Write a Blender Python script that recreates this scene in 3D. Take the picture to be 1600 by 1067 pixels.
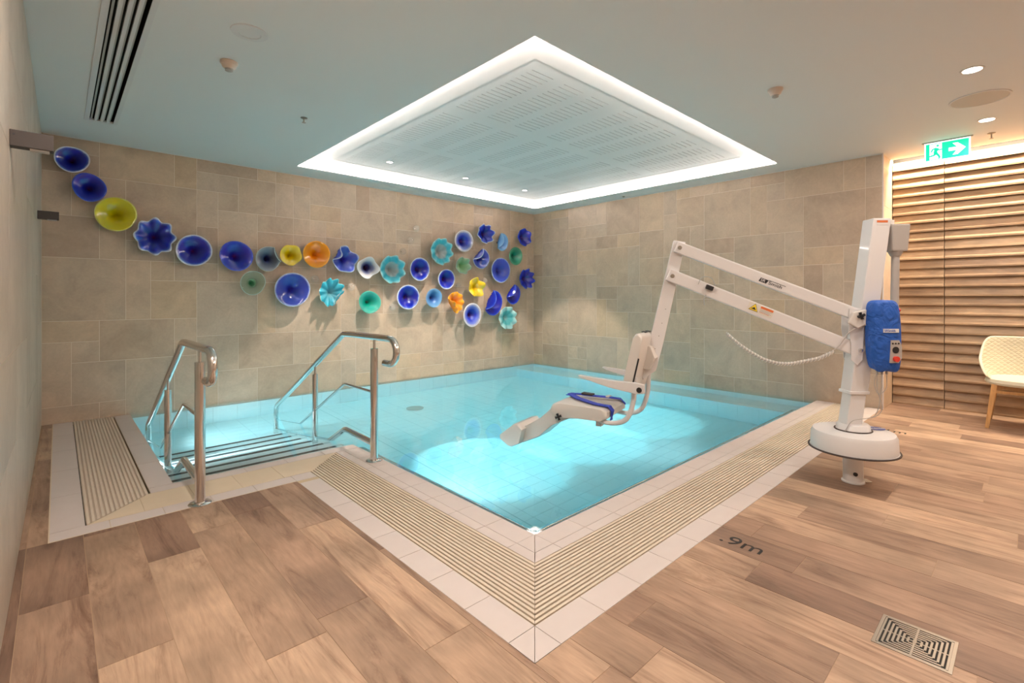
import bpy, bmesh, math, random
from mathutils import Vector, Matrix
PI = math.pi
for o in list(bpy.data.objects): bpy.data.objects.remove(o)
scene = bpy.context.scene
COL = scene.collection

# ------------------------------------------------------------------ camera
H = 2.75                      # ceiling height
cam_d = bpy.data.cameras.new('camera'); cam = bpy.data.objects.new('camera', cam_d); COL.objects.link(cam)
cam.location = (0, 0, 1.2)
cam.rotation_euler = (PI/2, 0, math.atan(793/761) - PI/2)
cam_d.sensor_width = 36; cam_d.lens = 36*761/1600
cam_d.shift_x = -20/1600; cam_d.shift_y = -68.5/1600
cam_d.clip_start = 0.01
scene.camera = cam

# ------------------------------------------------------------------ world, exposure, lamps
w = bpy.data.worlds.new('world'); scene.world = w; w.use_nodes = True
w.node_tree.nodes['Background'].inputs[0].default_value = (1.0, .93, .85, 1)
w.node_tree.nodes['Background'].inputs[1].default_value = 0.05
scene.view_settings.view_transform = 'Standard'; scene.view_settings.look = 'None'
scene.view_settings.gamma = 1; scene.view_settings.use_curve_mapping = False
scene.view_settings.exposure = 0.32

COVE = 46.0; WASH = 6.0; DOWN = 21.0; SPOT = 165.0; CORE = 680.0; WARM = (1.0, .865, .77); COOL = (.93, .97, 1.0)
def lamp(name, kind, loc, energy, color, rot=(0, 0, 0), **kw):
    d = bpy.data.lights.new(name, kind); d.energy = energy; d.color = color
    for k, v in kw.items(): setattr(d, k, v)
    o = bpy.data.objects.new(name, d); COL.objects.link(o); o.location = loc; o.rotation_euler = rot
    return o
SPOTS = [(2.885, 5.355), (4.02, 5.355), (5.13, 5.35)]
for x, y in SPOTS:
    l = lamp('downlight_beam', 'SPOT', (x, y, 2.815), SPOT, (1.0, .86, .76), spot_size=math.radians(80), spot_blend=.25, shadow_soft_size=.03)
    b2 = lamp('downlight_core', 'SPOT', (x, y, 2.815), CORE, (1.0, .95, .90), rot=(-math.radians(28), 0, 0), spot_size=math.radians(21), spot_blend=.22, shadow_soft_size=.03)
    b2.data.cycles.is_caustics_light = True
    try: l.data.cycles.is_caustics_light = True
    except Exception: pass
DOWNS = [(4.49, .283), (5.842, .274), (3.14, .283), (1.80, .283), (.45, .283),
         (1.2, -1.1), (3.0, -1.1), (4.8, -1.1), (6.2, -1.1), (.45, 1.62)]  # first two are in view; the rest are added out of view as fill
for x, y in DOWNS:
    lamp('downlight_glow', 'AREA', (x, y, 2.735), DOWN*(.54 if x > 4 else {(.45, .283): .45, (.45, 1.62): 1.75, (1.80, .283): .15, (1.2, -1.1): .35}.get((x, y), .65)), WARM, shape='DISK', size=.11)
# underwater lights: one glowing by the steps, others added to brighten the pool
UW = [((.57, 4.75, -.40), (0, -PI/2, 0), 24.0), ((.57, 5.75, -.45), (0, -PI/2, 0), 9.0), ((1.775, 3.2, -.45), (0, -PI/2, 0), 7.0), ((4.4, 1.775, -.45), (PI/2, 0, 0), 6.0)]
lamp('wall_washer', 'AREA', (6.835, -.68, 2.80), 100.0, (1, .82, .62), shape='RECTANGLE', size=.03, size_y=3.5)
for p, r, e in UW:
    lamp('underwater_beam', 'AREA', p, e, COOL, rot=r, shape='DISK', size=.22, spread=math.radians(110))

# ------------------------------------------------------------------ materials
def new_mat(name):
    m = bpy.data.materials.new(name); m.use_nodes = True
    return m, m.node_tree.nodes, m.node_tree.links, m.node_tree.nodes['Principled BSDF']
def plain(name, col, rough=.5, metal=0., spec=.5, emit=None, es=0., coat=0., trans=0., noise=.0, nscale=30):
    m, n, l, b = new_mat(name)
    b.inputs['Base Color'].default_value = (*col, 1); b.inputs['Roughness'].default_value = rough
    b.inputs['Metallic'].default_value = metal; b.inputs['Specular IOR Level'].default_value = spec
    b.inputs['Coat Weight'].default_value = coat; b.inputs['Transmission Weight'].default_value = trans
    if emit: b.inputs['Emission Color'].default_value = (*emit, 1); b.inputs['Emission Strength'].default_value = es
    if noise:
        g = n.new('ShaderNodeNewGeometry'); t = n.new('ShaderNodeTexNoise'); t.inputs['Scale'].default_value = nscale; t.inputs['Detail'].default_value = 4
        l.new(g.outputs['Position'], t.inputs['Vector'])
        h = n.new('ShaderNodeMix'); h.data_type = 'RGBA'
        h.inputs['A'].default_value = (*[c*(1-noise) for c in col], 1); h.inputs['B'].default_value = (*[min(1, c*(1+noise)) for c in col], 1)
        l.new(t.outputs['Fac'], h.inputs['Factor']); l.new(h.outputs['Result'], b.inputs['Base Color'])
    return m
def ramp(n, stops):
    r = n.new('ShaderNodeValToRGB'); e = r.color_ramp.elements
    e[0].position = stops[0][0]; e[0].color = (*stops[0][1], 1)
    e[1].position = stops[-1][0]; e[1].color = (*stops[-1][1], 1)
    for p, c in stops[1:-1]:
        x = e.new(p); x.color = (*c, 1)
    return r
def stone_mat(name, tones, rough=.45, contrast=.16, scale=3.2):
    m, n, l, b = new_mat(name)
    oi = n.new('ShaderNodeObjectInfo'); g = n.new('ShaderNodeNewGeometry')
    r = ramp(n, tones); l.new(oi.outputs['Random'], r.inputs['Fac'])
    off = n.new('ShaderNodeVectorMath'); off.operation = 'ADD'
    mu = n.new('ShaderNodeMath'); mu.operation = 'MULTIPLY'; mu.inputs[1].default_value = 37.0
    l.new(oi.outputs['Random'], mu.inputs[0]); l.new(g.outputs['Position'], off.inputs[0]); l.new(mu.outputs[0], off.inputs[1])
    t = n.new('ShaderNodeTexNoise'); t.inputs['Scale'].default_value = scale; t.inputs['Detail'].default_value = 8; t.inputs['Roughness'].default_value = .68; t.inputs['Distortion'].default_value = .6
    l.new(off.outputs[0], t.inputs['Vector'])
    t2 = n.new('ShaderNodeTexNoise'); t2.inputs['Scale'].default_value = 45; t2.inputs['Detail'].default_value = 6; l.new(off.outputs[0], t2.inputs['Vector'])
    mr = n.new('ShaderNodeMapRange'); mr.inputs['From Min'].default_value = .3; mr.inputs['From Max'].default_value = .7
    mr.inputs['To Min'].default_value = 1-contrast; mr.inputs['To Max'].default_value = 1+contrast
    l.new(t.outputs['Fac'], mr.inputs['Value'])
    mr2 = n.new('ShaderNodeMapRange'); mr2.inputs['To Min'].default_value = .9; mr2.inputs['To Max'].default_value = 1.1; l.new(t2.outputs['Fac'], mr2.inputs['Value'])
    mm = n.new('ShaderNodeMath'); mm.operation = 'MULTIPLY'; l.new(mr.outputs[0], mm.inputs[0]); l.new(mr2.outputs[0], mm.inputs[1])
    sc = n.new('ShaderNodeVectorMath'); sc.operation = 'SCALE'; l.new(r.outputs['Color'], sc.inputs[0]); l.new(mm.outputs[0], sc.inputs['Scale'])
    l.new(sc.outputs[0], b.inputs['Base Color'])
    bp = n.new('ShaderNodeBump'); bp.inputs['Strength'].default_value = .25; bp.inputs['Distance'].default_value = .0015
    l.new(t2.outputs['Fac'], bp.inputs['Height']); l.new(bp.outputs[0], b.inputs['Normal'])
    b.inputs['Roughness'].default_value = rough
    return m
def wood_mat(name, tones, axis='Y', rough=.5, grain=.30):
    """wood-look material: tone by object, grain stretched along an axis"""
    m, n, l, b = new_mat(name)
    oi = n.new('ShaderNodeObjectInfo'); g = n.new('ShaderNodeNewGeometry')
    r = ramp(n, tones); l.new(oi.outputs['Random'], r.inputs['Fac'])
    mu = n.new('ShaderNodeMath'); mu.operation = 'MULTIPLY'; mu.inputs[1].default_value = 71.0; l.new(oi.outputs['Random'], mu.inputs[0])
    off = n.new('ShaderNodeVectorMath'); off.operation = 'ADD'; l.new(g.outputs['Position'], off.inputs[0]); l.new(mu.outputs[0], off.inputs[1])
    s = n.new('ShaderNodeVectorMath'); s.operation = 'MULTIPLY'
    s.inputs[1].default_value = (1, .12, 1) if axis == 'Y' else (1, 1, .12)
    l.new(off.outputs[0], s.inputs[0])
    t = n.new('ShaderNodeTexNoise'); t.inputs['Scale'].default_value = 9; t.inputs['Detail'].default_value = 9; t.inputs['Roughness'].default_value = .72; t.inputs['Distortion'].default_value = 1.4
    l.new(s.outputs[0], t.inputs['Vector'])
    t2 = n.new('ShaderNodeTexNoise'); t2.inputs['Scale'].default_value = 70; t2.inputs['Detail'].default_value = 5; l.new(s.outputs[0], t2.inputs['Vector'])
    t3 = n.new('ShaderNodeTexNoise'); t3.inputs['Scale'].default_value = 2.2; t3.inputs['Detail'].default_value = 3; l.new(off.outputs[0], t3.inputs['Vector'])
    c = ramp(n, [(.30, (1-grain*1.7, 1-grain*2.0, 1-grain*2.1)), (.48, (1, 1, 1)), (.7, (1+grain*.6,)*3)]); l.new(t.outputs['Fac'], c.inputs['Fac'])
    c2 = n.new('ShaderNodeMapRange'); c2.inputs['From Min'].default_value = .3; c2.inputs['From Max'].default_value = .7; c2.inputs['To Min'].default_value = .88; c2.inputs['To Max'].default_value = 1.1; l.new(t2.outputs['Fac'], c2.inputs['Value'])
    c3 = n.new('ShaderNodeMapRange'); c3.inputs['From Min'].default_value = .35; c3.inputs['From Max'].default_value = .65; c3.inputs['To Min'].default_value = .70; c3.inputs['To Max'].default_value = 1.1; l.new(t3.outputs['Fac'], c3.inputs['Value'])
    mm = n.new('ShaderNodeMath'); mm.operation = 'MULTIPLY'; l.new(c2.outputs[0], mm.inputs[0]); l.new(c3.outputs[0], mm.inputs[1])
    v = n.new('ShaderNodeVectorMath'); v.operation = 'MULTIPLY'; l.new(r.outputs['Color'], v.inputs[0]); l.new(c.outputs['Color'], v.inputs[1])
    sc = n.new('ShaderNodeVectorMath'); sc.operation = 'SCALE'; l.new(v.outputs[0], sc.inputs[0]); l.new(mm.outputs[0], sc.inputs['Scale'])
    l.new(sc.outputs[0], b.inputs['Base Color']); b.inputs['Roughness'].default_value = rough
    bp = n.new('ShaderNodeBump'); bp.inputs['Strength'].default_value = .2; bp.inputs['Distance'].default_value = .001
    l.new(t2.outputs['Fac'], bp.inputs['Height']); l.new(bp.outputs[0], b.inputs['Normal'])
    return m
M = {}
M['stone'] = stone_mat('beige_stone_tile', [(0, (.43, .315, .225)), (.25, (.50, .375, .265)), (.5, (.46, .36, .27)), (.75, (.54, .41, .30)), (1, (.52, .375, .245))])
M['stone_left'] = stone_mat('grey_beige_stone_tile', [(0, (.40, .34, .27)), (1, (.47, .41, .335))], rough=.38)
M['grout'] = plain('pale_grout', (.72, .62, .50), .8)
M['ceiling'] = plain('ceiling_paint', (.77, .76, .74), .6)
M['panel'] = plain('acoustic_panel', (.70, .71, .70), .65)
M['dark'] = plain('dark_void', (.03, .028, .025), .9)
M['plank'] = wood_mat('wood_look_floor_tile', [(0, (.24, .145, .098)), (.3, (.36, .23, .155)), (.55, (.43, .285, .19)), (.8, (.53, .36, .24)), (1, (.33, .215, .15))])
M['floor_grout'] = plain('floor_grout', (.42, .29, .19), .8)
M['board'] = wood_mat('oak_wall_board', [(0, (.34, .215, .12)), (.35, (.45, .30, .175)), (.7, (.54, .375, .225)), (1, (.40, .26, .155))], axis='Y', rough=.5, grain=.18)
M['coping'] = plain('white_coping_tile', (.66, .585, .55), .42, noise=.04, nscale=12)
M['coping_grout'] = plain('cream_grout', (.60, .48, .32), .8)
M['cream'] = plain('cream_tile', (.72, .60, .44), .45, noise=.05, nscale=14)
M['bar'] = plain('cream_grating', (.70, .60, .48), .5)
M['pooltile'] = plain('pale_pool_tile', (.80, .84, .83), .3, noise=.03, nscale=9)
M['poolgrout'] = plain('pool_grout', (.52, .60, .60), .7)
M['nosing'] = plain('black_nosing', (.015, .02, .025), .5)
M['steel'] = plain('polished_stainless', (.72, .70, .68), .13, metal=1.)
M['brushed'] = plain('brushed_steel', (.42, .38, .32), .38, metal=1.)
M['white'] = plain('white_powder_coat', (.74, .72, .71), .38, coat=.2)
M['whiteplastic'] = plain('white_plastic', (.72, .68, .63), .42)
M['grey'] = plain('grey_plastic', (.44, .41, .38), .45)
M['black'] = plain('black_plastic', (.02, .02, .022), .45)
M['rubber'] = plain('brown_rubber_trim', (.05, .035, .03), .6)
M['blue'] = plain('blue_fabric_cover', (.012, .10, .46), .6, noise=.12, nscale=20)
_n = M['blue'].node_tree.nodes; _l = M['blue'].node_tree.links; _t = _n.new('ShaderNodeTexNoise'); _t.inputs['Scale'].default_value = 9; _t.inputs['Distortion'].default_value = 2.5
_tc = _n.new('ShaderNodeTexCoord'); _l.new(_tc.outputs['Object'], _t.inputs['Vector']); _b = _n.new('ShaderNodeBump'); _b.inputs['Strength'].default_value = .8; _b.inputs['Distance'].default_value = .02
_l.new(_t.outputs['Fac'], _b.inputs['Height']); _l.new(_b.outputs[0], _n['Principled BSDF'].inputs['Normal'])
M['strap'] = plain('blue_webbing', (.03, .06, .50), .7)
M['red'] = plain('red_button', (.75, .05, .03), .4)
M['orange'] = plain('orange_print', (.68, .17, .05), .5)
M['yellow'] = plain('yellow_print', (.85, .62, .03), .5)
M['bracket'] = plain('bronze_metal', (.052, .041, .036), .55, metal=.2)
M['fabric'] = plain('cream_upholstery', (.64, .585, .44), .85, noise=.04, nscale=60)
M['oak'] = wood_mat('oak_chair_leg', [(0, (.56, .30, .11)), (1, (.62, .34, .13))], axis='Z', rough=.45, grain=.08)
M['detector'] = plain('off_white_detector', (.68, .58, .50), .5)
M['print'] = plain('black_floor_print', (.02, .018, .018), .6)
M['led'] = plain('led_strip', (1, 1, 1), .5, emit=(1, .86, .80), es=COVE)
M['wash'] = plain('warm_led_strip', (1, 1, 1), .5, emit=(1, .80, .56), es=WASH)
M['lampface'] = plain('lamp_diffuser', (1, 1, 1), .5, emit=(1, .92, .82), es=9)
M['uwlens'] = plain('underwater_lens', (1, 1, 1), .3, emit=(.85, .97, 1), es=2.5)
M['signgreen'] = plain('exit_green', (.0, .45, .25), .4, emit=(.0, .85, .42), es=.75)
M['signwhite'] = plain('exit_white', (.9, .95, .92), .4, emit=(.85, 1, .95), es=.85)
M['plaster'] = plain('warm_wall_paint', (.60, .52, .43), .7)
M['sheath'] = plain('clear_spiral_sheath', (.80, .77, .72), .2, trans=.5)

def water_mat():
    m = bpy.data.materials.new('pool_water'); m.use_nodes = True; n = m.node_tree.nodes; l = m.node_tree.links; n.clear()
    out = n.new('ShaderNodeOutputMaterial'); g = n.new('ShaderNodeBsdfGlass')
    g.inputs['IOR'].default_value = 1.33; g.inputs['Roughness'].default_value = 0; g.inputs['Color'].default_value = (1, 1, 1, 1)
    v = n.new('ShaderNodeVolumeAbsorption'); v.inputs['Color'].default_value = (.42, .91, .985, 1); v.inputs['Density'].default_value = .60
    l.new(g.outputs[0], out.inputs['Surface']); l.new(v.outputs[0], out.inputs['Volume'])
    return m
M['water'] = water_mat()

# ------------------------------------------------------------------ mesh helpers
class MB:
    def __init__(s): s.v = []; s.f = []; s.mi = []
    def add(s, vs, fs, mi=0):
        o = len(s.v); s.v += [tuple(p) for p in vs]; s.f += [tuple(i+o for i in f) for f in fs]; s.mi += [mi]*len(fs); return s
    def box(s, x0, x1, y0, y1, z0, z1, mi=0):
        return s.add([(x0, y0, z0), (x1, y0, z0), (x1, y1, z0), (x0, y1, z0), (x0, y0, z1), (x1, y0, z1), (x1, y1, z1), (x0, y1, z1)],
                     [(0, 3, 2, 1), (4, 5, 6, 7), (0, 1, 5, 4), (1, 2, 6, 5), (2, 3, 7, 6), (3, 0, 4, 7)], mi)
    def hexa(s, b, t, mi=0):          # b,t: 4 points each, ccw from above
        return s.add(list(b)+list(t), [(0, 3, 2, 1), (4, 5, 6, 7), (0, 1, 5, 4), (1, 2, 6, 5), (2, 3, 7, 6), (3, 0, 4, 7)], mi)
    def prism(s, poly, vec, mi=0):    # polygon (3d points) extruded by vec
        n = len(poly); vec = Vector(vec); a = [Vector(p) for p in poly]; b = [p+vec for p in a]
        fs = [tuple(range(n))[::-1], tuple(range(n, 2*n))] + [(i, (i+1) % n, n+(i+1) % n, n+i) for i in range(n)]
        return s.add(a+b, fs, mi)
    def lathe(s, prof, cx=0, cy=0, seg=32, mi=0, cap=True):
        base = len(s.v); n = len(prof)
        for r, z in prof:
            for k in range(seg):
                a = 2*PI*k/seg; s.v.append((cx+r*math.cos(a), cy+r*math.sin(a), z))
        for i in range(n-1):
            for k in range(seg):
                k2 = (k+1) % seg
                s.f.append((base+i*seg+k, base+i*seg+k2, base+(i+1)*seg+k2, base+(i+1)*seg+k)); s.mi.append(mi)
        if cap:
            s.f.append(tuple(base+k for k in range(seg))[::-1]); s.mi.append(mi)
            s.f.append(tuple(base+(n-1)*seg+k for k in range(seg))); s.mi.append(mi)
        return s
    def tube(s, pts, r, seg=12, mi=0, bend=0., closed=False):
        P = [Vector(p) for p in pts]
        if bend > 0 and not closed:
            Q = [P[0]]
            for i in range(1, len(P)-1):
                a = (P[i-1]-P[i]); c = (P[i+1]-P[i]); d = min(bend, a.length*.49, c.length*.49)
                p0 = P[i]+a.normalized()*d; p2 = P[i]+c.normalized()*d
                for k in range(6):
                    t = k/5; Q.append(p0*(1-t)**2+P[i]*2*t*(1-t)+p2*t*t)
            Q.append(P[-1]); P = Q
        n = len(P); base = len(s.v)
        T = []
        for i in range(n):
            if closed: d = P[(i+1) % n]-P[i-1]
            else: d = P[min(i+1, n-1)]-P[max(i-1, 0)]
            T.append(d.normalized())
        u = T[0].orthogonal().normalized()
        for i in range(n):
            if i: u = T[i-1].rotation_difference(T[i]) @ u
            u = (u-T[i]*u.dot(T[i])).normalized(); v2 = T[i].cross(u)
            rr = r[i] if isinstance(r, (list, tuple)) else r
            for k in range(seg):
                a = 2*PI*k/seg; s.v.append(tuple(P[i]+u*math.cos(a)*rr+v2*math.sin(a)*rr))
        for i in range(n if closed else n-1):
            j = (i+1) % n
            for k in range(seg):
                k2 = (k+1) % seg; s.f.append((base+i*seg+k, base+i*seg+k2, base+j*seg+k2, base+j*seg+k)); s.mi.append(mi)
        if not closed:
            s.f.append(tuple(base+k for k in range(seg))[::-1]); s.f.append(tuple(base+(n-1)*seg+k for k in range(seg))); s.mi += [mi, mi]
        return s
    def build(s, name, mats, parent=None, smooth=False, bevel=0., loc=None):
        me = bpy.data.meshes.new(name); me.from_pydata(s.v, [], s.f)
        if not isinstance(mats, (list, tuple)): mats = [mats]
        for m in mats: me.materials.append(m)
        for p, i in zip(me.polygons, s.mi): p.material_index = i
        if len(mats) and (smooth or bevel):
            bm = bmesh.new(); bm.from_mesh(me); bmesh.ops.recalc_face_normals(bm, faces=bm.faces)
            if bevel: bmesh.ops.bevel(bm, geom=[e for e in bm.edges if e.calc_face_angle(0) > .6], offset=bevel, segments=2, affect='EDGES', profile=.6)
            if smooth:
                for e in bm.edges: e.smooth = e.calc_face_angle(0) < .7
                for f in bm.faces: f.smooth = True
            bm.to_mesh(me); bm.free()
        me.update()
        o = bpy.data.objects.new(name, me); COL.objects.link(o)
        if parent: o.parent = parent
        if loc: o.location = loc
        return o
def tag(o, label=None, cat=None, group=None, kind=None):
    if label: o['label'] = label
    if cat: o['category'] = cat
    if group: o['group'] = group
    if kind: o['kind'] = kind
    return o
def empty(name, loc, rz=0, label=None, cat=None, group=None, kind=None):
    o = bpy.data.objects.new(name, None); COL.objects.link(o); o.location = loc; o.rotation_euler = (0, 0, rz); o.empty_display_size = .05
    return tag(o, label, cat, group, kind)
def text_obj(name, s, size, mat, parent, matrix, depth=.0008, align='LEFT', xs=1.0):
    c = bpy.data.curves.new(name, 'FONT'); c.body = s; c.size = size; c.extrude = depth; c.align_x = align
    t = bpy.data.objects.new('tmp', c); COL.objects.link(t)
    dg = bpy.context.evaluated_depsgraph_get(); me = bpy.data.meshes.new_from_object(t.evaluated_get(dg))
    bpy.data.objects.remove(t)
    me.name = name; me.transform(matrix @ Matrix.Diagonal((xs, 1, 1, 1))); me.materials.clear(); me.materials.append(mat)
    o = bpy.data.objects.new(name, me); COL.objects.link(o)
    if parent: o.parent = parent
    return o
def frame_matrix(o, x, y, z):
    return Matrix(((x[0], y[0], z[0], o[0]), (x[1], y[1], z[1], o[1]), (x[2], y[2], z[2], o[2]), (0, 0, 0, 1)))
rnd = random.Random(11)

# ------------------------------------------------------------------ room shell
WX, WY = 6.40, 6.43            # stone walls; slat wall at x 6.92
XE, YB = 6.93, -2.5            # far right wall, wall behind the camera
ZR = [H] + [2.605-.204*k for k in range(13)] + [0.0]       # tile rows, top to bottom
BX = [-.107+.2042*i for i in range(32)] + [6.40]
RY = [6.43] + [6.199-.2054*k for k in range(25)] + [1.112]
G2 = .0020; TT = .0022

def fill_cells(nc, nr, known, seed):
    r = random.Random(seed); occ = [[0]*nr for _ in range(nc)]; out = []
    def ok(c, q, a, b):
        return c+a <= nc and q+b <= nr and all(not occ[i][j] for i in range(c, c+a) for j in range(q, q+b))
    def put(c, q, a, b):
        for i in range(c, c+a):
            for j in range(q, q+b): occ[i][j] = 1
        out.append((c, q, a, b))
    for t in known:
        if ok(*t): put(*t)
    sizes = [(3, 3), (3, 2), (2, 2), (2, 2), (1, 2), (2, 1), (1, 3), (2, 3), (1, 1)]
    for q in range(nr):
        for c in range(nc):
            if occ[c][q]: continue
            s = [t for t in sizes if ok(c, q, *t)]
            big = [t for t in s if t[0]*t[1] > 1] or s
            put(c, q, *r.choice(big))
    return out
BACK = [(0,0,2,1),(0,1,2,1),(0,2,1,2),(1,2,2,2),(2,0,3,2),(5,0,1,2),(3,2,3,3),(3,5,2,1),(5,5,1,1),(0,4,2,2),(2,4,1,2),(0,6,3,3),(3,6,1,3),(4,6,1,1),(5,6,2,1),(4,7,2,2),
 (0,9,2,1),(2,9,3,2),(5,9,1,2),(0,10,1,3),(1,10,1,1),(1,11,2,2),(3,11,2,3),(0,13,2,1),(2,13,1,1),(6,0,3,1),(6,1,2,1),(6,2,1,2),(7,2,1,1),(8,1,2,2),(7,3,2,2),(9,0,1,1),(10,1,1,2),(11,1,1,2),(10,0,2,1),
 (12,0,3,2),(15,0,1,2),(12,2,2,1),(14,2,3,2),(12,3,1,1),(13,3,1,1),(9,3,2,1),(11,3,1,1),(6,4,1,2),(15,4,2,2),(16,0,2,2),(17,2,1,2),(18,0,3,3),(18,3,2,1),(18,4,1,2),(17,7,3,2),(20,7,2,1),(20,8,2,1),(18,9,3,3),
 (21,9,1,3),(16,9,2,2),(22,9,2,1),(22,10,2,2),(24,10,3,3),(27,10,1,3),(28,11,2,2),(30,11,2,3),(28,10,2,1),(20,12,2,1),(22,12,2,1),(18,12,2,1),(24,13,2,1),(6,7,3,3),(9,7,1,3),(10,7,2,3),(6,10,2,2),(8,10,3,2),(11,10,1,2),
 (7,12,2,2),(9,12,3,2),(12,11,2,1)]
RIGHT = [(0,1,1,3),(1,1,2,2),(3,1,1,2),(4,2,2,1),(4,0,3,2),(7,0,1,2),(1,3,3,3),(4,3,1,3),(5,4,2,2),(5,3,2,1),(7,4,3,3),(10,4,1,3),(11,5,2,2),(14,1,2,2),(14,0,1,1),(16,1,3,3),(19,1,1,3),(20,1,1,1),(20,2,2,2),(21,0,3,2),
 (24,0,1,2),(25,0,1,2),(22,2,3,3),(25,2,1,3),(16,4,2,1),(18,4,3,2),(21,4,1,2),(22,5,2,1),(24,5,2,2),(22,6,1,2),(19,6,3,2),(23,6,1,2),(14,8,1,1),(15,8,3,2),(18,8,1,2),(19,8,2,2),(20,10,1,1),(21,10,1,1),(20,11,2,2),(22,11,2,3),(22,8,2,3),
 (19,10,1,3),(16,10,3,3),(1,6,2,1),(3,6,3,2),(6,6,1,2),(1,7,1,3),(2,7,1,1),(2,8,2,2),(4,8,3,3),(7,8,1,3),(8,8,1,1),(7,7,2,1),(9,7,3,2),(12,7,2,2),(8,9,2,2),(10,9,3,3),(1,10,2,2),(3,10,1,2),(4,11,2,1),(6,11,3,3),(9,11,1,3),(5,12,1,1),
 (4,12,1,1),(4,13,2,1),(1,12,3,2),(15,10,1,2),(15,12,1,2)]

# back wall (art wall)
wb = MB().box(-.3, WX+.25, WY+TT, WY+.2, -1.4, H+.2).build('wall_back', M['grout']); tag(wb, kind='structure', label='stone tiled wall behind the pool, hung with glass bowls')
for c, q, a, b in fill_cells(32, 14, BACK, 3):
    x0, x1 = BX[c]+G2, BX[c+a]-G2; z1, z0 = ZR[q]-G2, ZR[q+b]+G2
    if q+b == 14: z0 = 0.0 if x0 < .5 else -.16
    if c+a == 32: x1 = WX-.001
    d = rnd.uniform(0, .0012)
    MB().box(x0, x1, WY+d, WY+TT+.002, z0, z1).build('wall_tile', M['stone'], wb)
# right wall
wr = MB().box(WX+TT, XE+.2, 1.112+TT, WY+.2, -1.4, H+.2).build('wall_right', M['grout']); tag(wr, kind='structure', label='stone tiled wall on the right of the pool')
for c, q, a, b in fill_cells(26, 14, RIGHT, 5):
    y1, y0 = RY[c]-G2, RY[c+a]+G2; z1, z0 = ZR[q]-G2, ZR[q+b]+G2
    if c == 0: y1 = WY-.001
    if q+b == 14: z0 = -.0 if c > 22 else -.16
    d = rnd.uniform(0, .0012)
    MB().box(WX+d, WX+TT+.002, y0, y1, z0, z1).build('wall_tile', M['stone'], wr)
# short return wall beside the boards
for q, b in ((0, 1), (1, 2), (3, 2), (5, 3), (8, 2), (10, 2), (12, 2)):
    MB().box(WX+TT+.004, XE-.03, 1.112, 1.112+TT+.002, ZR[q+b]+G2, ZR[q]-G2).build('wall_tile', M['stone'], wr)
MB().box(WX, WX+.012, 1.106, 1.118, 0, H).build('corner_trim', M['coping'], wr)
# left wall, turned very slightly
def LW(y, z, off=0.): return (-.108-(6.43-y)*.00767+off, y, z)
wl = MB().hexa([LW(YB, -.1, -.2), LW(YB, -.1, -TT), LW(WY, -.1, -TT), LW(WY, -.1, -.2)], [LW(YB, H+.2, -.2), LW(YB, H+.2, -TT), LW(WY, H+.2, -TT), LW(WY, H+.2, -.2)]).build('wall_left', M['grout'])
tag(wl, kind='structure', label='pale stone tiled wall along the left edge')
LYB = [6.43-.408*i for i in range(15)]
LZR = [H]+[2.605-.408*k for k in range(7)]
LZR[-1] = 0.0
for c, q, a, b in fill_cells(14, 7, [], 9):
    y1, y0 = LYB[c]-G2, LYB[c+a]+G2; z1, z0 = LZR[q]-G2, LZR[q+b]+G2
    MB().hexa([LW(y0, z0, -TT), LW(y0, z0), LW(y1, z0), LW(y1, z0, -TT)], [LW(y0, z1, -TT), LW(y0, z1), LW(y1, z1), LW(y1, z1, -TT)]).build('wall_tile', M['stone_left'], wl)
ws = MB().hexa([LW(YB, 0, -TT), LW(YB, 0), LW(.71, 0), LW(.71, 0, -TT)], [LW(YB, H, -TT), LW(YB, H), LW(.71, H), LW(.71, H, -TT)]).build('plain_cladding', M['stone_left'], wl)
# wall behind the camera
wf = MB().box(-.4, XE+.2, YB-.2, YB, -.1, H+.2).build('wall_front', M['plaster']); tag(wf, kind='structure', label='plain warm wall behind the viewpoint')

# board wall at the far right: overlapping boards, proud at the lower edge
we = MB().box(XE+.03, XE+.2, YB, 1.112+TT, -.1, H+.2).build('wall_east', M['dark']); tag(we, kind='structure', label='wall of horizontal oak boards behind the chair')
def board(y0, y1, z0, z1):
    d = rnd.uniform(-.002, .003)
    xb, xt = XE-.042+d, XE-.006+d
    MB().add([(xb, y0, z0), (xb, y1, z0), (XE+.03, y1, z0+.012), (XE+.03, y0, z0+.012), (xb, y0, z0+.018), (xb, y1, z0+.018), (xt, y1, z1), (xt, y0, z1), (XE+.03, y0, z1), (XE+.03, y1, z1)],
             [(0, 1, 2, 3), (0, 4, 5, 1), (4, 7, 6, 5), (7, 8, 9, 6), (3, 2, 9, 8), (0, 3, 8, 7, 4), (1, 5, 6, 9, 2)]).build('wall_board', M['board'], we)
zz = 0.0; nb = 27; pz = 2.735/nb
for k in range(nb):
    z0, z1 = k*pz, (k+1)*pz
    board(.659, 1.106, z0+.001, z1)
    board(-.83, .653, z0+.001, z1)
    board(YB+.01, -.836, z0+.001, z1)

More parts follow.
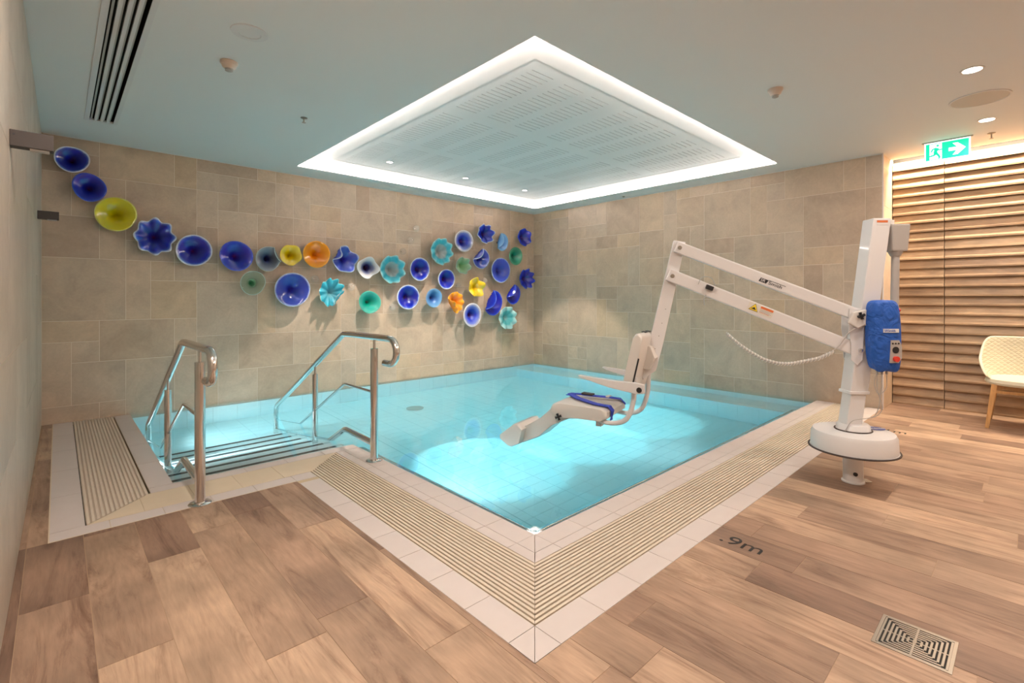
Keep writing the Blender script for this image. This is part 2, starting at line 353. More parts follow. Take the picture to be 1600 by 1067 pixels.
# ------------------------------------------------------------------ ceiling with square recess, washer slot and vent
def plate(mb, xs, ys, z0, z1, holes, mi=0):
    xs = sorted(xs); ys = sorted(ys)
    inh = lambda x, y: any(h[0] < x < h[1] and h[2] < y < h[3] for h in holes)
    base = len(mb.v); nx, ny = len(xs), len(ys)
    for z in (z0, z1):
        for x in xs:
            for y in ys: mb.v.append((x, y, z))
    I = lambda i, j, t: base+t*nx*ny+i*ny+j
    solid = lambda i, j: 0 <= i < nx-1 and 0 <= j < ny-1 and not inh((xs[i]+xs[i+1])/2, (ys[j]+ys[j+1])/2)
    for i in range(nx-1):
        for j in range(ny-1):
            if not solid(i, j): continue
            mb.f.append((I(i, j, 0), I(i, j+1, 0), I(i+1, j+1, 0), I(i+1, j, 0))); mb.f.append((I(i, j, 1), I(i+1, j, 1), I(i+1, j+1, 1), I(i, j+1, 1))); mb.mi += [mi, mi]
            for (di, dj, a, b) in ((-1, 0, (i, j), (i, j+1)), (1, 0, (i+1, j+1), (i+1, j)), (0, -1, (i+1, j), (i, j)), (0, 1, (i, j+1), (i+1, j+1))):
                if not solid(i+di, j+dj):
                    mb.f.append((I(*a, 0), I(*a, 1), I(*b, 1), I(*b, 0))); mb.mi.append(mi)
R0, R1 = 2.04, 6.01           # recess opening
VX0, VX1, VY0, VY1 = .190, .362, 1.9, 5.66
WS0 = 6.80
m = MB(); plate(m, [-.3, VX0, VX1, R0, R1, WS0, XE+.03], [YB, VY0, VY1, 1.112, R0, R1, WY+.01], H, H+.012, [(R0, R1, R0, R1), (VX0, VX1, VY0, VY1), (WS0, XE+.03, YB, 1.112)])
ce = m.build('ceiling', M['ceiling']); tag(ce, kind='structure', label='painted ceiling with a square lit recess')
m = MB().box(-.3, XE+.2, YB, WY+.2, H+.19, H+.25).build('slab', M['dark'], ce)
for a in ((-.10, WX, WY-.004, WY), (WX-.004, WX, 1.112, WY)):
    MB().box(*a, H-.006, H).build('shadow_bead', M['ceiling'], ce)
# wall-washer slot above the boards
m = MB().box(WS0-.01, WS0, YB, 1.112, H+.012, H+.10); m.box(WS0-.01, XE+.03, YB, 1.112, H+.10, H+.11)
wsl = m.build('washer_slot', M['ceiling'], ce)
MB().box(WS0+.002, WS0+.030, YB+.02, 1.09, H+.060, H+.075).build('light_strip', M['wash'], ce)
# recess
rc = empty('ceiling_recess', (4.025, 4.025, H+.02), label='square ceiling recess over the pool with glowing cove edge and slotted panels', cat='ceiling recess')
def rel(mb, o=(4.025, 4.025, H+.02)): mb.v = [(a-o[0], b-o[1], c-o[2]) for a, b, c in mb.v]; return mb
P0, P1 = R0-.075, R1+.075; ZS = 2.828; Q0, Q1 = 2.345, 5.715
m = MB(); plate(m, [P0, Q0, Q1, P1], [P0, Q0, Q1, P1], ZS, ZS+.012, [(Q0, Q1, Q0, Q1)]); rel(m).build('soffit', M['ceiling'], rc)
m = MB()
m.box(P0-.01, P0, P0-.01, P1+.01, H+.012, ZS+.012); m.box(P1, P1+.01, P0-.01, P1+.01, H+.012, ZS+.012)
m.box(P0, P1, P0-.01, P0, H+.012, ZS+.012); m.box(P0, P1, P1, P1+.01, H+.012, ZS+.012); rel(m).build('cove_wall', M['ceiling'], rc)
for a in ((P0+.002, P0+.012, P0+.02, P1-.02), (P1-.012, P1-.002, P0+.02, P1-.02), (P0+.02, P1-.02, P0+.002, P0+.012), (P0+.02, P1-.02, P1-.012, P1-.002)):
    rel(MB().box(*a, H+.016, H+.050)).build('light_strip', M['led'], rc)
rel(MB().box(Q0-.01, Q1+.01, Q0-.01, Q1+.01, ZS+.06, ZS+.065)).build('backing', M['dark'], rc)
pw = (Q1-Q0)/3
xs = [0, pw]; ys = [0, pw]; holes = []
for gx in ((.106, .330), (.450, .680), (.785, 1.017)):
    for k in range(17):
        y = .135+.0575*k; holes.append((gx[0], gx[1], y-.0032, y+.0032))
for h in holes: xs += [h[0], h[1]]; ys += [h[2], h[3]]
m = MB(); plate(m, set(xs), set(ys), 0, .010, holes)
pan0 = m.build('slotted_panel', M['panel'], rc); pan0.location = (Q0+.003-4.025, Q0+.003-4.025, ZS+.004-H-.02)
for i in range(3):
    for j in range(3):
        if i or j:
            o = pan0.copy(); COL.objects.link(o); o.parent = rc; o.location = (Q0+.003+i*pw-4.025, Q0+.003+j*pw-4.025, ZS+.004-H-.02)

# ceiling fixtures ---------------------------------------------------
def downlight(x, y, z, r, label, group=None):
    t = empty('downlight', (x, y, z), label=label, cat='downlight', group=group)
    MB().lathe([(r*1.25, 0), (r*1.25, -.004), (r, -.004), (r, 0)], seg=32, cap=False).build('trim_ring', M['white'], t, smooth=True)
    MB().lathe([(r, -.0005), (r, -.0025)], seg=32).build('diffuser', M['lampface'], t)
    return t
for (x, y), nm in zip(SPOTS, ('leftmost of three small downlights in the slotted recess panel', 'middle of three small downlights in the slotted recess panel', 'rightmost of three small downlights, nearest the far recess corner')):
    downlight(x, y, ZS+.004, .035, nm, 'downlights in the recess panel')
downlight(4.49, .283, H, .052, 'bright round downlight between the smoke detector and the flush speaker', 'downlights by the board wall')
downlight(5.842, .274, H, .052, 'bright round downlight between the flush speaker and the exit sign', 'downlights by the board wall')
for (x, y), nm in zip(DOWNS[2:], ('above the hoist column', 'in front of the near pool corner', 'beside the left wall', 'behind the viewpoint at the left', 'behind the viewpoint in the middle', 'behind the viewpoint at the right', 'behind the chair by the board wall', 'over the planks before the steps')):
    downlight(x, y, H, .052, 'added out-of-view ceiling downlight '+nm, 'added downlights out of view')  # fixtures for the added fill lamps
t = empty('ceiling_speaker', (5.185, .285, H), label='large round flush ceiling speaker between two lit downlights', cat='speaker')
MB().lathe([(.182, 0), (.182, -.006), (.170, -.007), (.168, -.002)], seg=48, cap=False).build('trim_ring', M['white'], t, smooth=True)
MB().lathe([(.168, -.001), (.168, -.004)], seg=48).build('grille', plain('speaker_grille', (.62, .56, .49), .7), t)
t = empty('access_cover', (.811, 3.17, H), label='round white ceiling cover near the slot vent, above the smoke detector', cat='cover')
MB().lathe([(.098, 0), (.096, -.006), (.060, -.009), (.057, -.004)], seg=40, cap=False).build('trim_ring', M['white'], t, smooth=True)
MB().lathe([(.057, -.002), (.057, -.006)], seg=40).build('centre_disc', M['white'], t)
def smoke(x, y, label):
    t = empty('smoke_detector', (x, y, H), label=label, cat='smoke detector')
    MB().lathe([(.052, 0), (.052, -.012), (.046, -.020)], seg=32).build('base', M['detector'], t, smooth=True)
    MB().lathe([(.044, -.020), (.040, -.034), (.026, -.046)], seg=32).build('housing', M['detector'], t, smooth=True)
    MB().lathe([(.026, -.046), (.020, -.050), (.020, -.054), (.024, -.058), (.012, -.064)], seg=24).build('sensor', M['grey'], t, smooth=True)
smoke(.815, 3.66, 'beige smoke detector on the ceiling at the left, beside the round cover')
smoke(3.855, 1.325, 'beige smoke detector on the ceiling right of the lit recess')
def sprinkler(x, y, label, r=.028, drop=.04):
    t = empty('fire_sprinkler', (x, y, H), label=label, cat='sprinkler')
    MB().lathe([(r, 0), (r, -.004), (r*.4, -.010)], seg=24).build('escutcheon', M['brushed'], t, smooth=True)
    MB().lathe([(.006, -.008), (.006, -drop), (.016, -drop), (.016, -drop-.003)], seg=16).build('deflector', M['brushed'], t)
sprinkler(1.533, 4.346, 'small metal sprinkler head on the ceiling left of the recess')
sprinkler(6.35, .267, 'small metal sprinkler head right of the exit sign', .03, .05)
sprinkler(6.25, 4.33, 'tiny sprinkler on the narrow ceiling strip over the right tiled wall', .022, .012)
# slot vent
t = empty('slot_vent', ((VX0+VX1)/2, 3.9, H), label='long white linear slot vent with four dark slots at the upper left', cat='air vent')
vo = ((VX0+VX1)/2, 3.9, H)
m = MB(); m.box(.166, .1985, VY0-.03, VY1+.03, H-.006, H); m.box(.358, .386, VY0-.03, VY1+.03, H-.006, H); m.box(.1985, .358, VY1-.005, VY1+.03, H-.006, H); m.box(.1985, .358, VY0-.03, VY0+.005, H-.006, H)
rel(m, vo).build('frame', M['white'], t)
for k in range(3):
    x = .2300+k*.0400
    rel(MB().box(x, x+.0190, VY0+.006, VY1-.006, H-.004, H+.02), vo).build('bar', M['white'], t)
for k in range(4):
    x = .2030+k*.0400
    rel(MB().box(x+.004, x+.0150, VY0+.006, VY1-.006, H+.004, H+.010), vo).build('vane', M['grey'], t)
m = MB(); m.box(VX0-.01, VX0, VY0, VY1, H+.012, H+.10); m.box(VX1, VX1+.01, VY0, VY1, H+.012, H+.10); m.box(VX0-.01, VX1+.01, VY0, VY1, H+.10, H+.11)
rel(m, vo).build('duct', M['dark'], t)

# exit sign ------------------------------------------------------------
ex = empty('exit_sign', (6.30, .58, H), label='illuminated green exit sign with running figure and right arrow', cat='exit sign')
MB().box(-.018, .018, -.19, .19, -.008, 0).build('mounting_bar', M['grey'], ex)
MB().box(-.009, .009, -.172, .172, -.195, -.008).build('light_panel', M['signwhite'], ex)
# face coordinates: u to the right in the picture (-Y), v up
def face(polys, name, mat, off):
    m = MB()
    for p in polys: m.prism([(-.0095-off, .160-u*.32, -.020-(1-v)*.163) for u, v in p], (-.0008, 0, 0))
    return m.build(name, mat, ex)
face([[(0, 0), (1, 0), (1, 1), (0, 1)]], 'green_field', M['signgreen'], 0)
face([[(.09, .03), (.385, .03), (.385, .97), (.09, .97)]], 'doorway', M['signwhite'], .0008)
face([[(.54, .60), (.73, .60), (.63, .85), (.75, .85), (.93, .5), (.75, .15), (.63, .15), (.73, .40), (.54, .40)]], 'arrow', M['signwhite'], .0008)
def limb(a, b, w0, w1):
    w0 *= 1.5; w1 *= 1.5
    d = Vector((b[0]-a[0], (b[1]-a[1])*.51)); n_ = Vector((-d.y, d.x)).normalized()
    f = lambda p, s, w_: (p[0]+n_.x*w_*s, p[1]+n_.y*w_*s/.51)
    return [f(a, 1, w0), f(b, 1, w1), f(b, -1, w1), f(a, -1, w0)]
man = [limb((.26, .70), (.225, .42), .034, .026), limb((.225, .44), (.21, .28), .022, .017), limb((.215, .30), (.09, .24), .017, .014), limb((.235, .44), (.30, .26), .026, .018), limb((.30, .28), (.335, .10), .018, .015), limb((.335, .10), (.30, .07), .013, .013),
       limb((.26, .70), (.17, .66), .015, .013), limb((.17, .67), (.125, .50), .013, .012), limb((.27, .69), (.32, .56), .014, .012), limb((.32, .57), (.385, .60), .012, .011),
       [(.285+.032*math.cos(a*PI/6), .845+.032/.51*math.sin(a*PI/6)) for a in range(12)]]
face(man, 'running_figure', M['signgreen'], .0016)

# ------------------------------------------------------------------ floor planks
fl = MB()
def tile_rects(): return [(-.20, 1.13, YB, 3.33), (-.20, -.03, 3.33, 6.43), (1.13, XE+.03, YB, 1.13)]
for a in tile_rects(): fl.box(a[0], a[1], a[2], a[3], -.06, -.0016)
flo = fl.build('floor', M['floor_grout']); tag(flo, kind='structure', label='deck of wood-look planks around the pool')
ENDS = {0: 2.65, 1: 2.09, 2: 1.57, 3: 1.757, 4: 1.847, 5: 1.43, 6: .95, 7: .877, 8: 1.027, 9: .45, 10: .12, 11: .85, 12: .724, 13: .98, 14: .30, 15: .89, 16: .55, 17: .05, 18: .60, 19: .60, 20: .2}
DR = (2.052, 2.262, .176, .392)
def clip_planks():
    for k in range(-1, 36):
        x0, x1 = -.107+.2015*k, -.107+.2015*(k+1)
        e = ENDS.get(k, rnd.uniform(0, 1.2)); 
        ys = [e+1.2*i for i in range(-6, 8)]
        for i in range(len(ys)-1):
            for r in tile_rects():
                a0, a1 = max(x0, r[0]), min(x1, r[1]); b0, b1 = max(ys[i], r[2]), min(ys[i+1], r[3])
                if k == 0 and b1 > 3.3 and r[3] == 3.33: pass
                if a1-a0 > .012 and b1-b0 > .012: yield a0, a1, b0, b1
for a0, a1, b0, b1 in clip_planks():
    g = .0012; z = -rnd.uniform(0, .0006); m = MB(); hit = a0 < DR[1] and a1 > DR[0] and b0 < DR[3] and b1 > DR[2]
    if not hit: m.box(a0+g, a1-g, b0+g, b1-g, -.006, z)
    else: plate(m, {a0+g, a1-g, min(max(DR[0], a0+g), a1-g), min(max(DR[1], a0+g), a1-g)}, {b0+g, b1-g, DR[2], DR[3]}, -.006, z, [(DR[0], DR[1], DR[2], DR[3])])
    m.build('plank', M['plank'], flo)

# floor drain
dr = empty('floor_drain', (2.157, .284, 0), label='square bronze floor drain grate set in the planks at lower right', cat='floor drain')
m = MB(); plate(m, [-.104, -.094, .094, .104], [-.107, -.097, .097, .107], -.02, .001, [(-.094, .094, -.097, .097)]); m.build('frame', M['brushed'], dr)
MB().box(-.094, .094, -.097, .097, -.0024, -.0013).build('pit', M['dark'], dr)
m = MB()
S = .092; n_ = 7; pt = S/7.4
for q in range(4):            # four triangular fields of slots around the centre
    for k in range(1, n_+1):
        d = k*pt+.006; wv = pt*.26
        if q in (0, 1):       # bars parallel to y
            s = 1 if q else -1
            m.box(*sorted((s*(d-wv), s*(d+wv))), -d+.002, d-.002, -.0022, .0008)
        else:
            s = 1 if q == 3 else -1
            m.box(-d+.002, d-.002, *sorted((s*(d-wv), s*(d+wv))), -.0022, .0008)
m.box(-.012, .012, -.005, .005, -.0012, .0012)
m.box(-.092, .092, -.0028, .0028, -.0022, .0009); m.box(-.0028, .0028, -.095, .095, -.0022, .0009)
gr = m.build('grate', M['brushed'], dr); gr['kind'] = 'stuff'

# depth markings painted on the floor
def mark(s, yl, xb, size, label):
    o = text_obj('depth_marking', s, size, M['print'], None, frame_matrix((0, 0, 0), (0, -1, 0), (1, 0, 0), (0, 0, 1)), depth=.0003, xs=1.12)
    o.location = (xb, yl, .0003); tag(o, label, 'marking'); return o
mark('.9m', 1.082, 2.365, .125, 'black .9m depth marking on the planks beside the near grating')
mark('1.1m', 1.04, 5.375, .125, 'black depth marking half hidden behind the hoist base')

# ------------------------------------------------------------------ pool
PX0, PY0, SX0, SY0 = 1.745, 1.745, .54, 3.85
ZF0, ZF1 = -.90, -1.16
def zfl(x): return ZF0 if x < 2.4 else ZF0+(ZF1-ZF0)*min(1, (x-2.4)/(5.97-2.4))
po = empty('swimming_pool', (1.745, 1.745, 0), label='indoor hydrotherapy pool with submerged steps at left and bench along the right wall', cat='pool')
PO = (1.745, 1.745, 0)
def pool(mb, name, mat, kind=None, smooth=False):
    o = rel(mb, PO).build(name, mat, po, smooth=smooth)
    if kind: o['kind'] = kind
    return o
# shell walls and base (grout coloured), tiles in front of them
m = MB(); T = .12; Z0 = -1.5
m.box(PX0-T, PX0-.006, PY0-T, SY0-T+.05, Z0, -.013); m.box(PX0-T, WX+.01, PY0-T, PY0-.006, Z0, -.013)
m.box(SX0-T, SX0-.006, SY0-T, WY+.01, Z0, -.013); m.box(SX0-T, PX0-.006, SY0-T+.05, SY0-.006, Z0, -.013)
m.box(SX0-T, WX+.2, PY0-T, WY+.2, Z0-.05, Z0+.2)
pool(m, 'shell', M['poolgrout'])
def tiles_wall(mb, axis, c, d, a0, a1, z0f, z1, w_=.247, h_=.125):
    """thin tiles standing in plane axis=c, facing d (+1/-1), from a0 to a1"""
    n = max(1, round((a1-a0)/w_)); w2 = (a1-a0)/n
    for i in range(n):
        p, q = a0+i*w2+.0012, a0+(i+1)*w2-.0012; z = z1
        while z > z0f(p)+.01:
            zb = max(z-h_, z0f((p+q)/2)); x0, x1 = sorted((c, c-d*.006))
            if axis == 'x': mb.box(x0, x1, p, q, zb+.0012, z-.0012)
            else: mb.box(p, q, x0, x1, zb+.0012, z-.0012)
            z -= h_
m = MB()
tiles_wall(m, 'x', PX0, 1, PY0, SY0, lambda a: ZF0, -.0135)
tiles_wall(m, 'y', PY0, 1, PX0, WX, zfl, -.0135)
tiles_wall(m, 'x', SX0, 1, SY0, WY, lambda a: ZF0, -.0135)
tiles_wall(m, 'y', WY-.004, -1, SX0, WX, zfl, -.165)
tiles_wall(m, 'x', WX-.004, -1, PY0, WY, lambda a: -.45, -.165)
pool(m, 'wall_tiling', M['pooltile'], 'stuff')
# floor
m = MB()
xs_ = [SX0+.247*i for i in range(24)]
def floor_tiles(mb, x0, x1, y0, y1, zf, wx=.247, wy=.125):
    nx = max(1, round((x1-x0)/wx)); ny = max(1, round((y1-y0)/wy)); a = (x1-x0)/nx; b = (y1-y0)/ny
    for i in range(nx):
        for j in range(ny):
            p, q, r, s = x0+i*a+.0012, x0+(i+1)*a-.0012, y0+j*b+.0012, y0+(j+1)*b-.0012
            mb.hexa([(p, r, zf(p)-.006), (q, r, zf(q)-.006), (q, s, zf(q)-.006), (p, s, zf(p)-.006)], [(p, r, zf(p)), (q, r, zf(q)), (q, s, zf(q)), (p, s, zf(p))])
floor_tiles(m, PX0, 5.97, PY0, WY, zfl)
floor_tiles(m, SX0, PX0, 5.44, WY, lambda x: ZF0)
pool(m, 'floor_tiling', M['pooltile'], 'stuff')
m = MB(); m.hexa([(SX0-.01, PY0-.01, ZF0-.02), (2.4, PY0-.01, ZF0-.02), (2.4, WY+.01, ZF0-.02), (SX0-.01, WY+.01, ZF0-.02)], [(SX0-.01, PY0-.01, ZF0-.004), (2.4, PY0-.01, ZF0-.004), (2.4, WY+.01, ZF0-.004), (SX0-.01, WY+.01, ZF0-.004)])
m.hexa([(2.4, PY0-.01, ZF0-.02), (6.0, PY0-.01, ZF1-.02), (6.0, WY+.01, ZF1-.02), (2.4, WY+.01, ZF0-.02)], [(2.4, PY0-.01, ZF0-.004), (6.0, PY0-.01, ZF1-.006), (6.0, WY+.01, ZF1-.006), (2.4, WY+.01, ZF0-.004)])
pool(m, 'floor_bed', M['poolgrout'])
# bench on the right
m = MB().box(5.976, WX+.01, PY0-.006, WY+.01, ZF1-.1, -.444); pool(m, 'bench_core', M['poolgrout'])
m = MB(); floor_tiles(m, 5.97, WX, PY0, WY, lambda x: -.438, .215, .247); tiles_wall(m, 'x', 5.97, -1, PY0, WY, lambda a: ZF1, -.438)
pool(m, 'bench', M['pooltile'], 'stuff')
# steps
NS = 6
for k in range(1, NS+1):
    z = -.1286*k; y0 = SY0+(k-1)*.27-.02 if k > 1 else SY0; y1 = SY0-.02+.27*k
    s = rel(MB().box(SX0, PX0-.002, y0, y1-.006, -.92, z-.006), PO).build('step', M['poolgrout'], po)
    m = MB(); nt = 5; wv = (PX0-SX0)/nt
    for i in range(nt):
        m.box(SX0+i*wv+.0015, SX0+(i+1)*wv-.0015, y0+.001, y1-.075, z-.006, z)
        m.box(SX0+i*wv+.0015, SX0+(i+1)*wv-.0015, y1-.030, y1-.0, z-.03, z)
        m.box(SX0+i*wv+.0015, SX0+(i+1)*wv-.0015, y1-.006, y1, z-.128, z-.032)
    m.box(PX0-.002, PX0+.004, y0, y1, z-.9, z)
    rel(m, PO).build('tread_tile', M['pooltile'], s)
    rel(MB().box(SX0+.02, PX0-.06, y1-.073, y1-.032, z-.005, z+.002), PO).build('nosing_strip', M['nosing'], s)
# main drain on the pool floor
m = MB().lathe([(.11, zfl(3.0)+.001), (.11, zfl(3.0)+.012), (.09, zfl(3.0)+.016)], 3.35, 5.55, 32)
pool(m, 'main_drain', M['grey'])
pool(MB().prism([(1.742, 1.742, -.02), (1.80, 1.742, -.02), (1.775, 1.752, -.02), (1.752, 1.775, -.02), (1.742, 1.80, -.02)], (0, 0, .021)), 'corner_cap', M['steel'])
# lenses of the step light and the added underwater lamps
for p, r, e in UW:
    a = Matrix.Rotation(r[2], 3, 'Z') @ Matrix.Rotation(r[1], 3, 'Y') @ Matrix.Rotation(r[0], 3, 'X') @ Vector((0, 0, 1))
    m = MB().lathe([(.125, -.002), (.125, .012), (.10, .018)], seg=28); q = a.to_track_quat('Z', 'Y')
    m.v = [tuple(q @ Vector(v) + Vector(p) + a*.008) for v in m.v]
    pool(m, 'pool_light', M['uwlens'])
# water body
wa = MB(); zt = -.012
pts = [(SX0-.008, SY0-.008), (PX0-.008, SY0-.008), (PX0-.008, PY0-.008), (WX+.006, PY0-.008), (WX+.006, WY+.006), (SX0-.008, WY+.006)]
wa.prism([(x, y, -1.28) for x, y in pts], (0, 0, 1.28+zt))
top_ = wa.f.pop(1); wa.mi.pop(1); wa.add([(x, y, zt) for x, y in pts], [tuple(range(6))])
wo = wa.build('pool_water', M['water']); wo.data.polygons[len(wo.data.polygons)-1].use_smooth = True; tag(wo, 'clear turquoise water filling the pool, flat and still', 'water')
try:
    wo.cycles.is_caustics_caster = True
    for o in po.children: o.cycles.is_caustics_receiver = True
except Exception as e_: print('caustics', e_)

# coping tiles -----------------------------------------------------------
cb = MB()
cop = empty('pool_surround', (1.13, 1.13, 0), label='border of white and cream tiles between planks and water', cat='pool surround')
CO = (1.13, 1.13, 0)
for a in ((-.03, .105, 3.33, WY), (.412, .54, 3.74, WY), (-.03, 1.262, 3.33, 3.452), (.54, 1.56, 3.744, 3.845), (1.13, 1.262, 1.13, 3.33), (1.558, 1.742, 1.56, 3.845), (1.13, WX, 1.13, 1.262), (1.56, WX, 1.558, 1.742)):
    cb.box(*a, -.05, -.0025)
cb.prism([(.109, 3.454, -.05), (1.270, 3.454, -.05), (1.556, 3.742, -.05), (.404, 3.742, -.05)], (0, 0, .0475))
rel(cb, CO).build('mortar_bed', M['coping_grout'], cop)
def ctile(poly, mat='coping', z=0., z0=-.02):
    rel(MB().prism([(x, y, z0) for x, y in poly], (0, 0, z-z0)), CO).build('coping_tile', M[mat], cop)
g = .0014
def rect(x0, x1, y0, y1): return [(x0+g, y0+g), (x1-g, y0+g), (x1-g, y1-g), (x0+g, y1-g)]
J = [1.26+.2525*i for i in range(9)]           # joints of the front-left outer row
for i in range(8):
    ctile(rect(1.13, 1.26, J[i], min(J[i+1], 3.33)) if J[i+1] <= 3.35 else rect(1.13, 1.26, J[i], 3.33))
ctile([(1.13+g, 3.33), (1.26-g, 3.33), (1.26-g, 3.452-g), (1.13+g, 3.452-g)])
ctile([(1.13+g*2, 1.13+g), (1.26-g, 1.13+g), (1.26-g, 1.26-g*2)]); ctile([(1.13+g, 1.13+g*2), (1.26-g*2, 1.26-g), (1.13+g, 1.26-g)])
x = 1.26
while x < WX-.02:
    ctile(rect(x, min(x+.2525, WX), 1.13, 1.26)); x += .2525
# inner lip, right and front-left: a narrow and a wide row
for a0, a1 in ((1.558, 1.620), (1.620, 1.745)):
    x = a1; 
    ctile([(a0+g, a0+g*2), (a1-g, a1+g), (a1-g, 1.745+.0) if a1 < 1.7 else (a1-g, a1+g), (a0+g, 1.745-g)][:4] if a1 < 1.7 else [(a0+g, a0+g*2), (a1-g, a1), (a0+g, a1)])
    ctile([(a0+g*2, a0+g), (1.745-g, a0+g), (1.745-g, a1-g), (a1+g, a1-g)] if a1 < 1.7 else [(a0+g*2, a0+g), (a1, a0+g), (a1, a1-g)])
    y = 1.745
    while y < WX-.02:
        ctile(rect(y, min(y+.2475, WX), a0, a1)); y += .2475
    y = 1.745
    while y < 3.70:
        ctile(rect(a0, a1, y, min(y+.2475, 3.74))); y += .2475
# cream band and white strips at the head of the steps
x = -.03
while x < 1.12:
    x2 = min(x+.232, 1.13); ctile(rect(x, x2, 3.33, 3.452)); x = x2
band = [.109+.246*i for i in range(6)]
for i in range(6):
    x0, x1 = band[i], (band[i+1] if i < 5 else 1.56)
    d0 = 3.454; d1 = 3.742
    if i == 0: poly = [(.109+.006, d0), (x1-g, d0), (x1-g, d0+(x1-.109)), (.115, d0)][:3]; poly = [(.118, d0), (x1-g, d0), (x1-g, min(d1, d0+x1-.118))]
    elif i == 1: poly = [(x0+g, d0), (x1-g, d0), (x1-g, d1), (.404, d1), (x0+g, d0+x0-.112)]
    elif x1 > 1.30: poly = [(x0+g, d0), (min(x1-g, 1.272), d0), (1.558, d1), (x0+g, d1)] if x0 < 1.27 else None
    else: poly = [(x0+g, d0), (x1-g, d0), (x1-g, d1), (x0+g, d1)]
    if poly: ctile(poly, 'cream')
x = .412
while x < 1.74:
    x2 = min(x+.2665, 1.745); ctile(rect(x, x2, 3.744, 3.85)); x = x2
ctile(rect(1.56, 1.745, 3.72, 3.744))
# left columns
y = 3.454
while y < WY-.02:
    y2 = min(y+.6, WY); ctile(rect(-.03, .107, y, y2)); y = y2
y = 3.852
while y < WY-.02:
    y2 = min(y+.6, WY); ctile(rect(.412, .54, y, y2)); y = y2
MB().box(-.034-CO[0], -.029-CO[0], 3.33-CO[1], WY-CO[1], -.02, .001).build('edge_trim', M['cream'], cop)
MB().box(-.034-CO[0], 1.131-CO[0], 3.326-CO[1], 3.331-CO[1], -.02, .001).build('edge_trim', M['cream'], cop)

# overflow grating: three runs of bars -------------------------------------
def grating(label, run):
    base = {'l': (.109, 3.46, 0), 'f': (1.262, 1.262, 0), 'r': (1.262, 1.262, 0)}[run]
    t = empty('overflow_grating', base, label=label, cat='grating', group='overflow gratings around the pool')
    N = 14; p = .296/N; wv = .0060
    for k in range(N):
        c = p*(k+.5)
        if run == 'l': x = .109+c; a, b = 3.454+c+.004, WY-.002; poly = [(x-wv, a-wv), (x+wv, a+wv), (x+wv, b), (x-wv, b)]
        elif run == 'f': x = 1.262+c; poly = [(x-wv, x-wv+.001), (x+wv, x+wv+.001), (x+wv, x+wv+2.183), (x-wv, x-wv+2.183)]
        else: y = 1.262+c; poly = [(y-wv+.001, y-wv), (WX-.002, y-wv), (WX-.002, y+wv), (y+wv+.001, y+wv)]
        rel(MB().prism([(a_, b_, -.012) for a_, b_ in poly], (0, 0, .012)), base).build('grating_bar', M['bar'], t)
    # cross ribs below and between the bars, and the drain channel
    m = MB(); h = -.0045 if run == 'l' else -.010; st = .020 if run == 'l' else .030
    y = 3.50 if run == 'l' else 1.30
    while y < (WY if run == 'l' else (3.73 if run == 'f' else WX)):
        if run == 'l': m.box(.110, min(.404, .110+max(0, y-3.46)), y, y+.006, -.014, h)
        elif run == 'f':
            lo = max(1.263, y-2.18); hi = min(1.557, y)
            if hi > lo: m.box(lo, hi, y, y+.006, -.014, h)
        else: m.box(y, y+.006, 1.263, min(1.557, y), -.014, h)
        y += st
    o = rel(m, base).build('cross_ribs', M['bar'], t); o['kind'] = 'stuff'
    m = MB()
    if run == 'l': m.prism([(.107, 3.454, -.05), (.410, 3.75, -.05), (.410, WY, -.05), (.107, WY, -.05)], (0, 0, .020))
    elif run == 'f': m.prism([(1.262, 1.262, -.05), (1.558, 1.558, -.05), (1.558, 3.742, -.05), (1.262, 3.447, -.05)], (0, 0, .020))
    else: m.prism([(1.262, 1.262, -.05), (WX, 1.262, -.05), (WX, 1.558, -.05), (1.558, 1.558, -.05)], (0, 0, .020))
    rel(m, base).build('channel', plain('brown_channel', (.035, .022, .013), .8), t)
grating('cream grating of dotted bars between the steps and the left wall', 'l')
grating('cream grating bars running from near corner towards the handrails', 'f')
grating('cream grating bars running from near corner to the right wall, under the hoist', 'r')

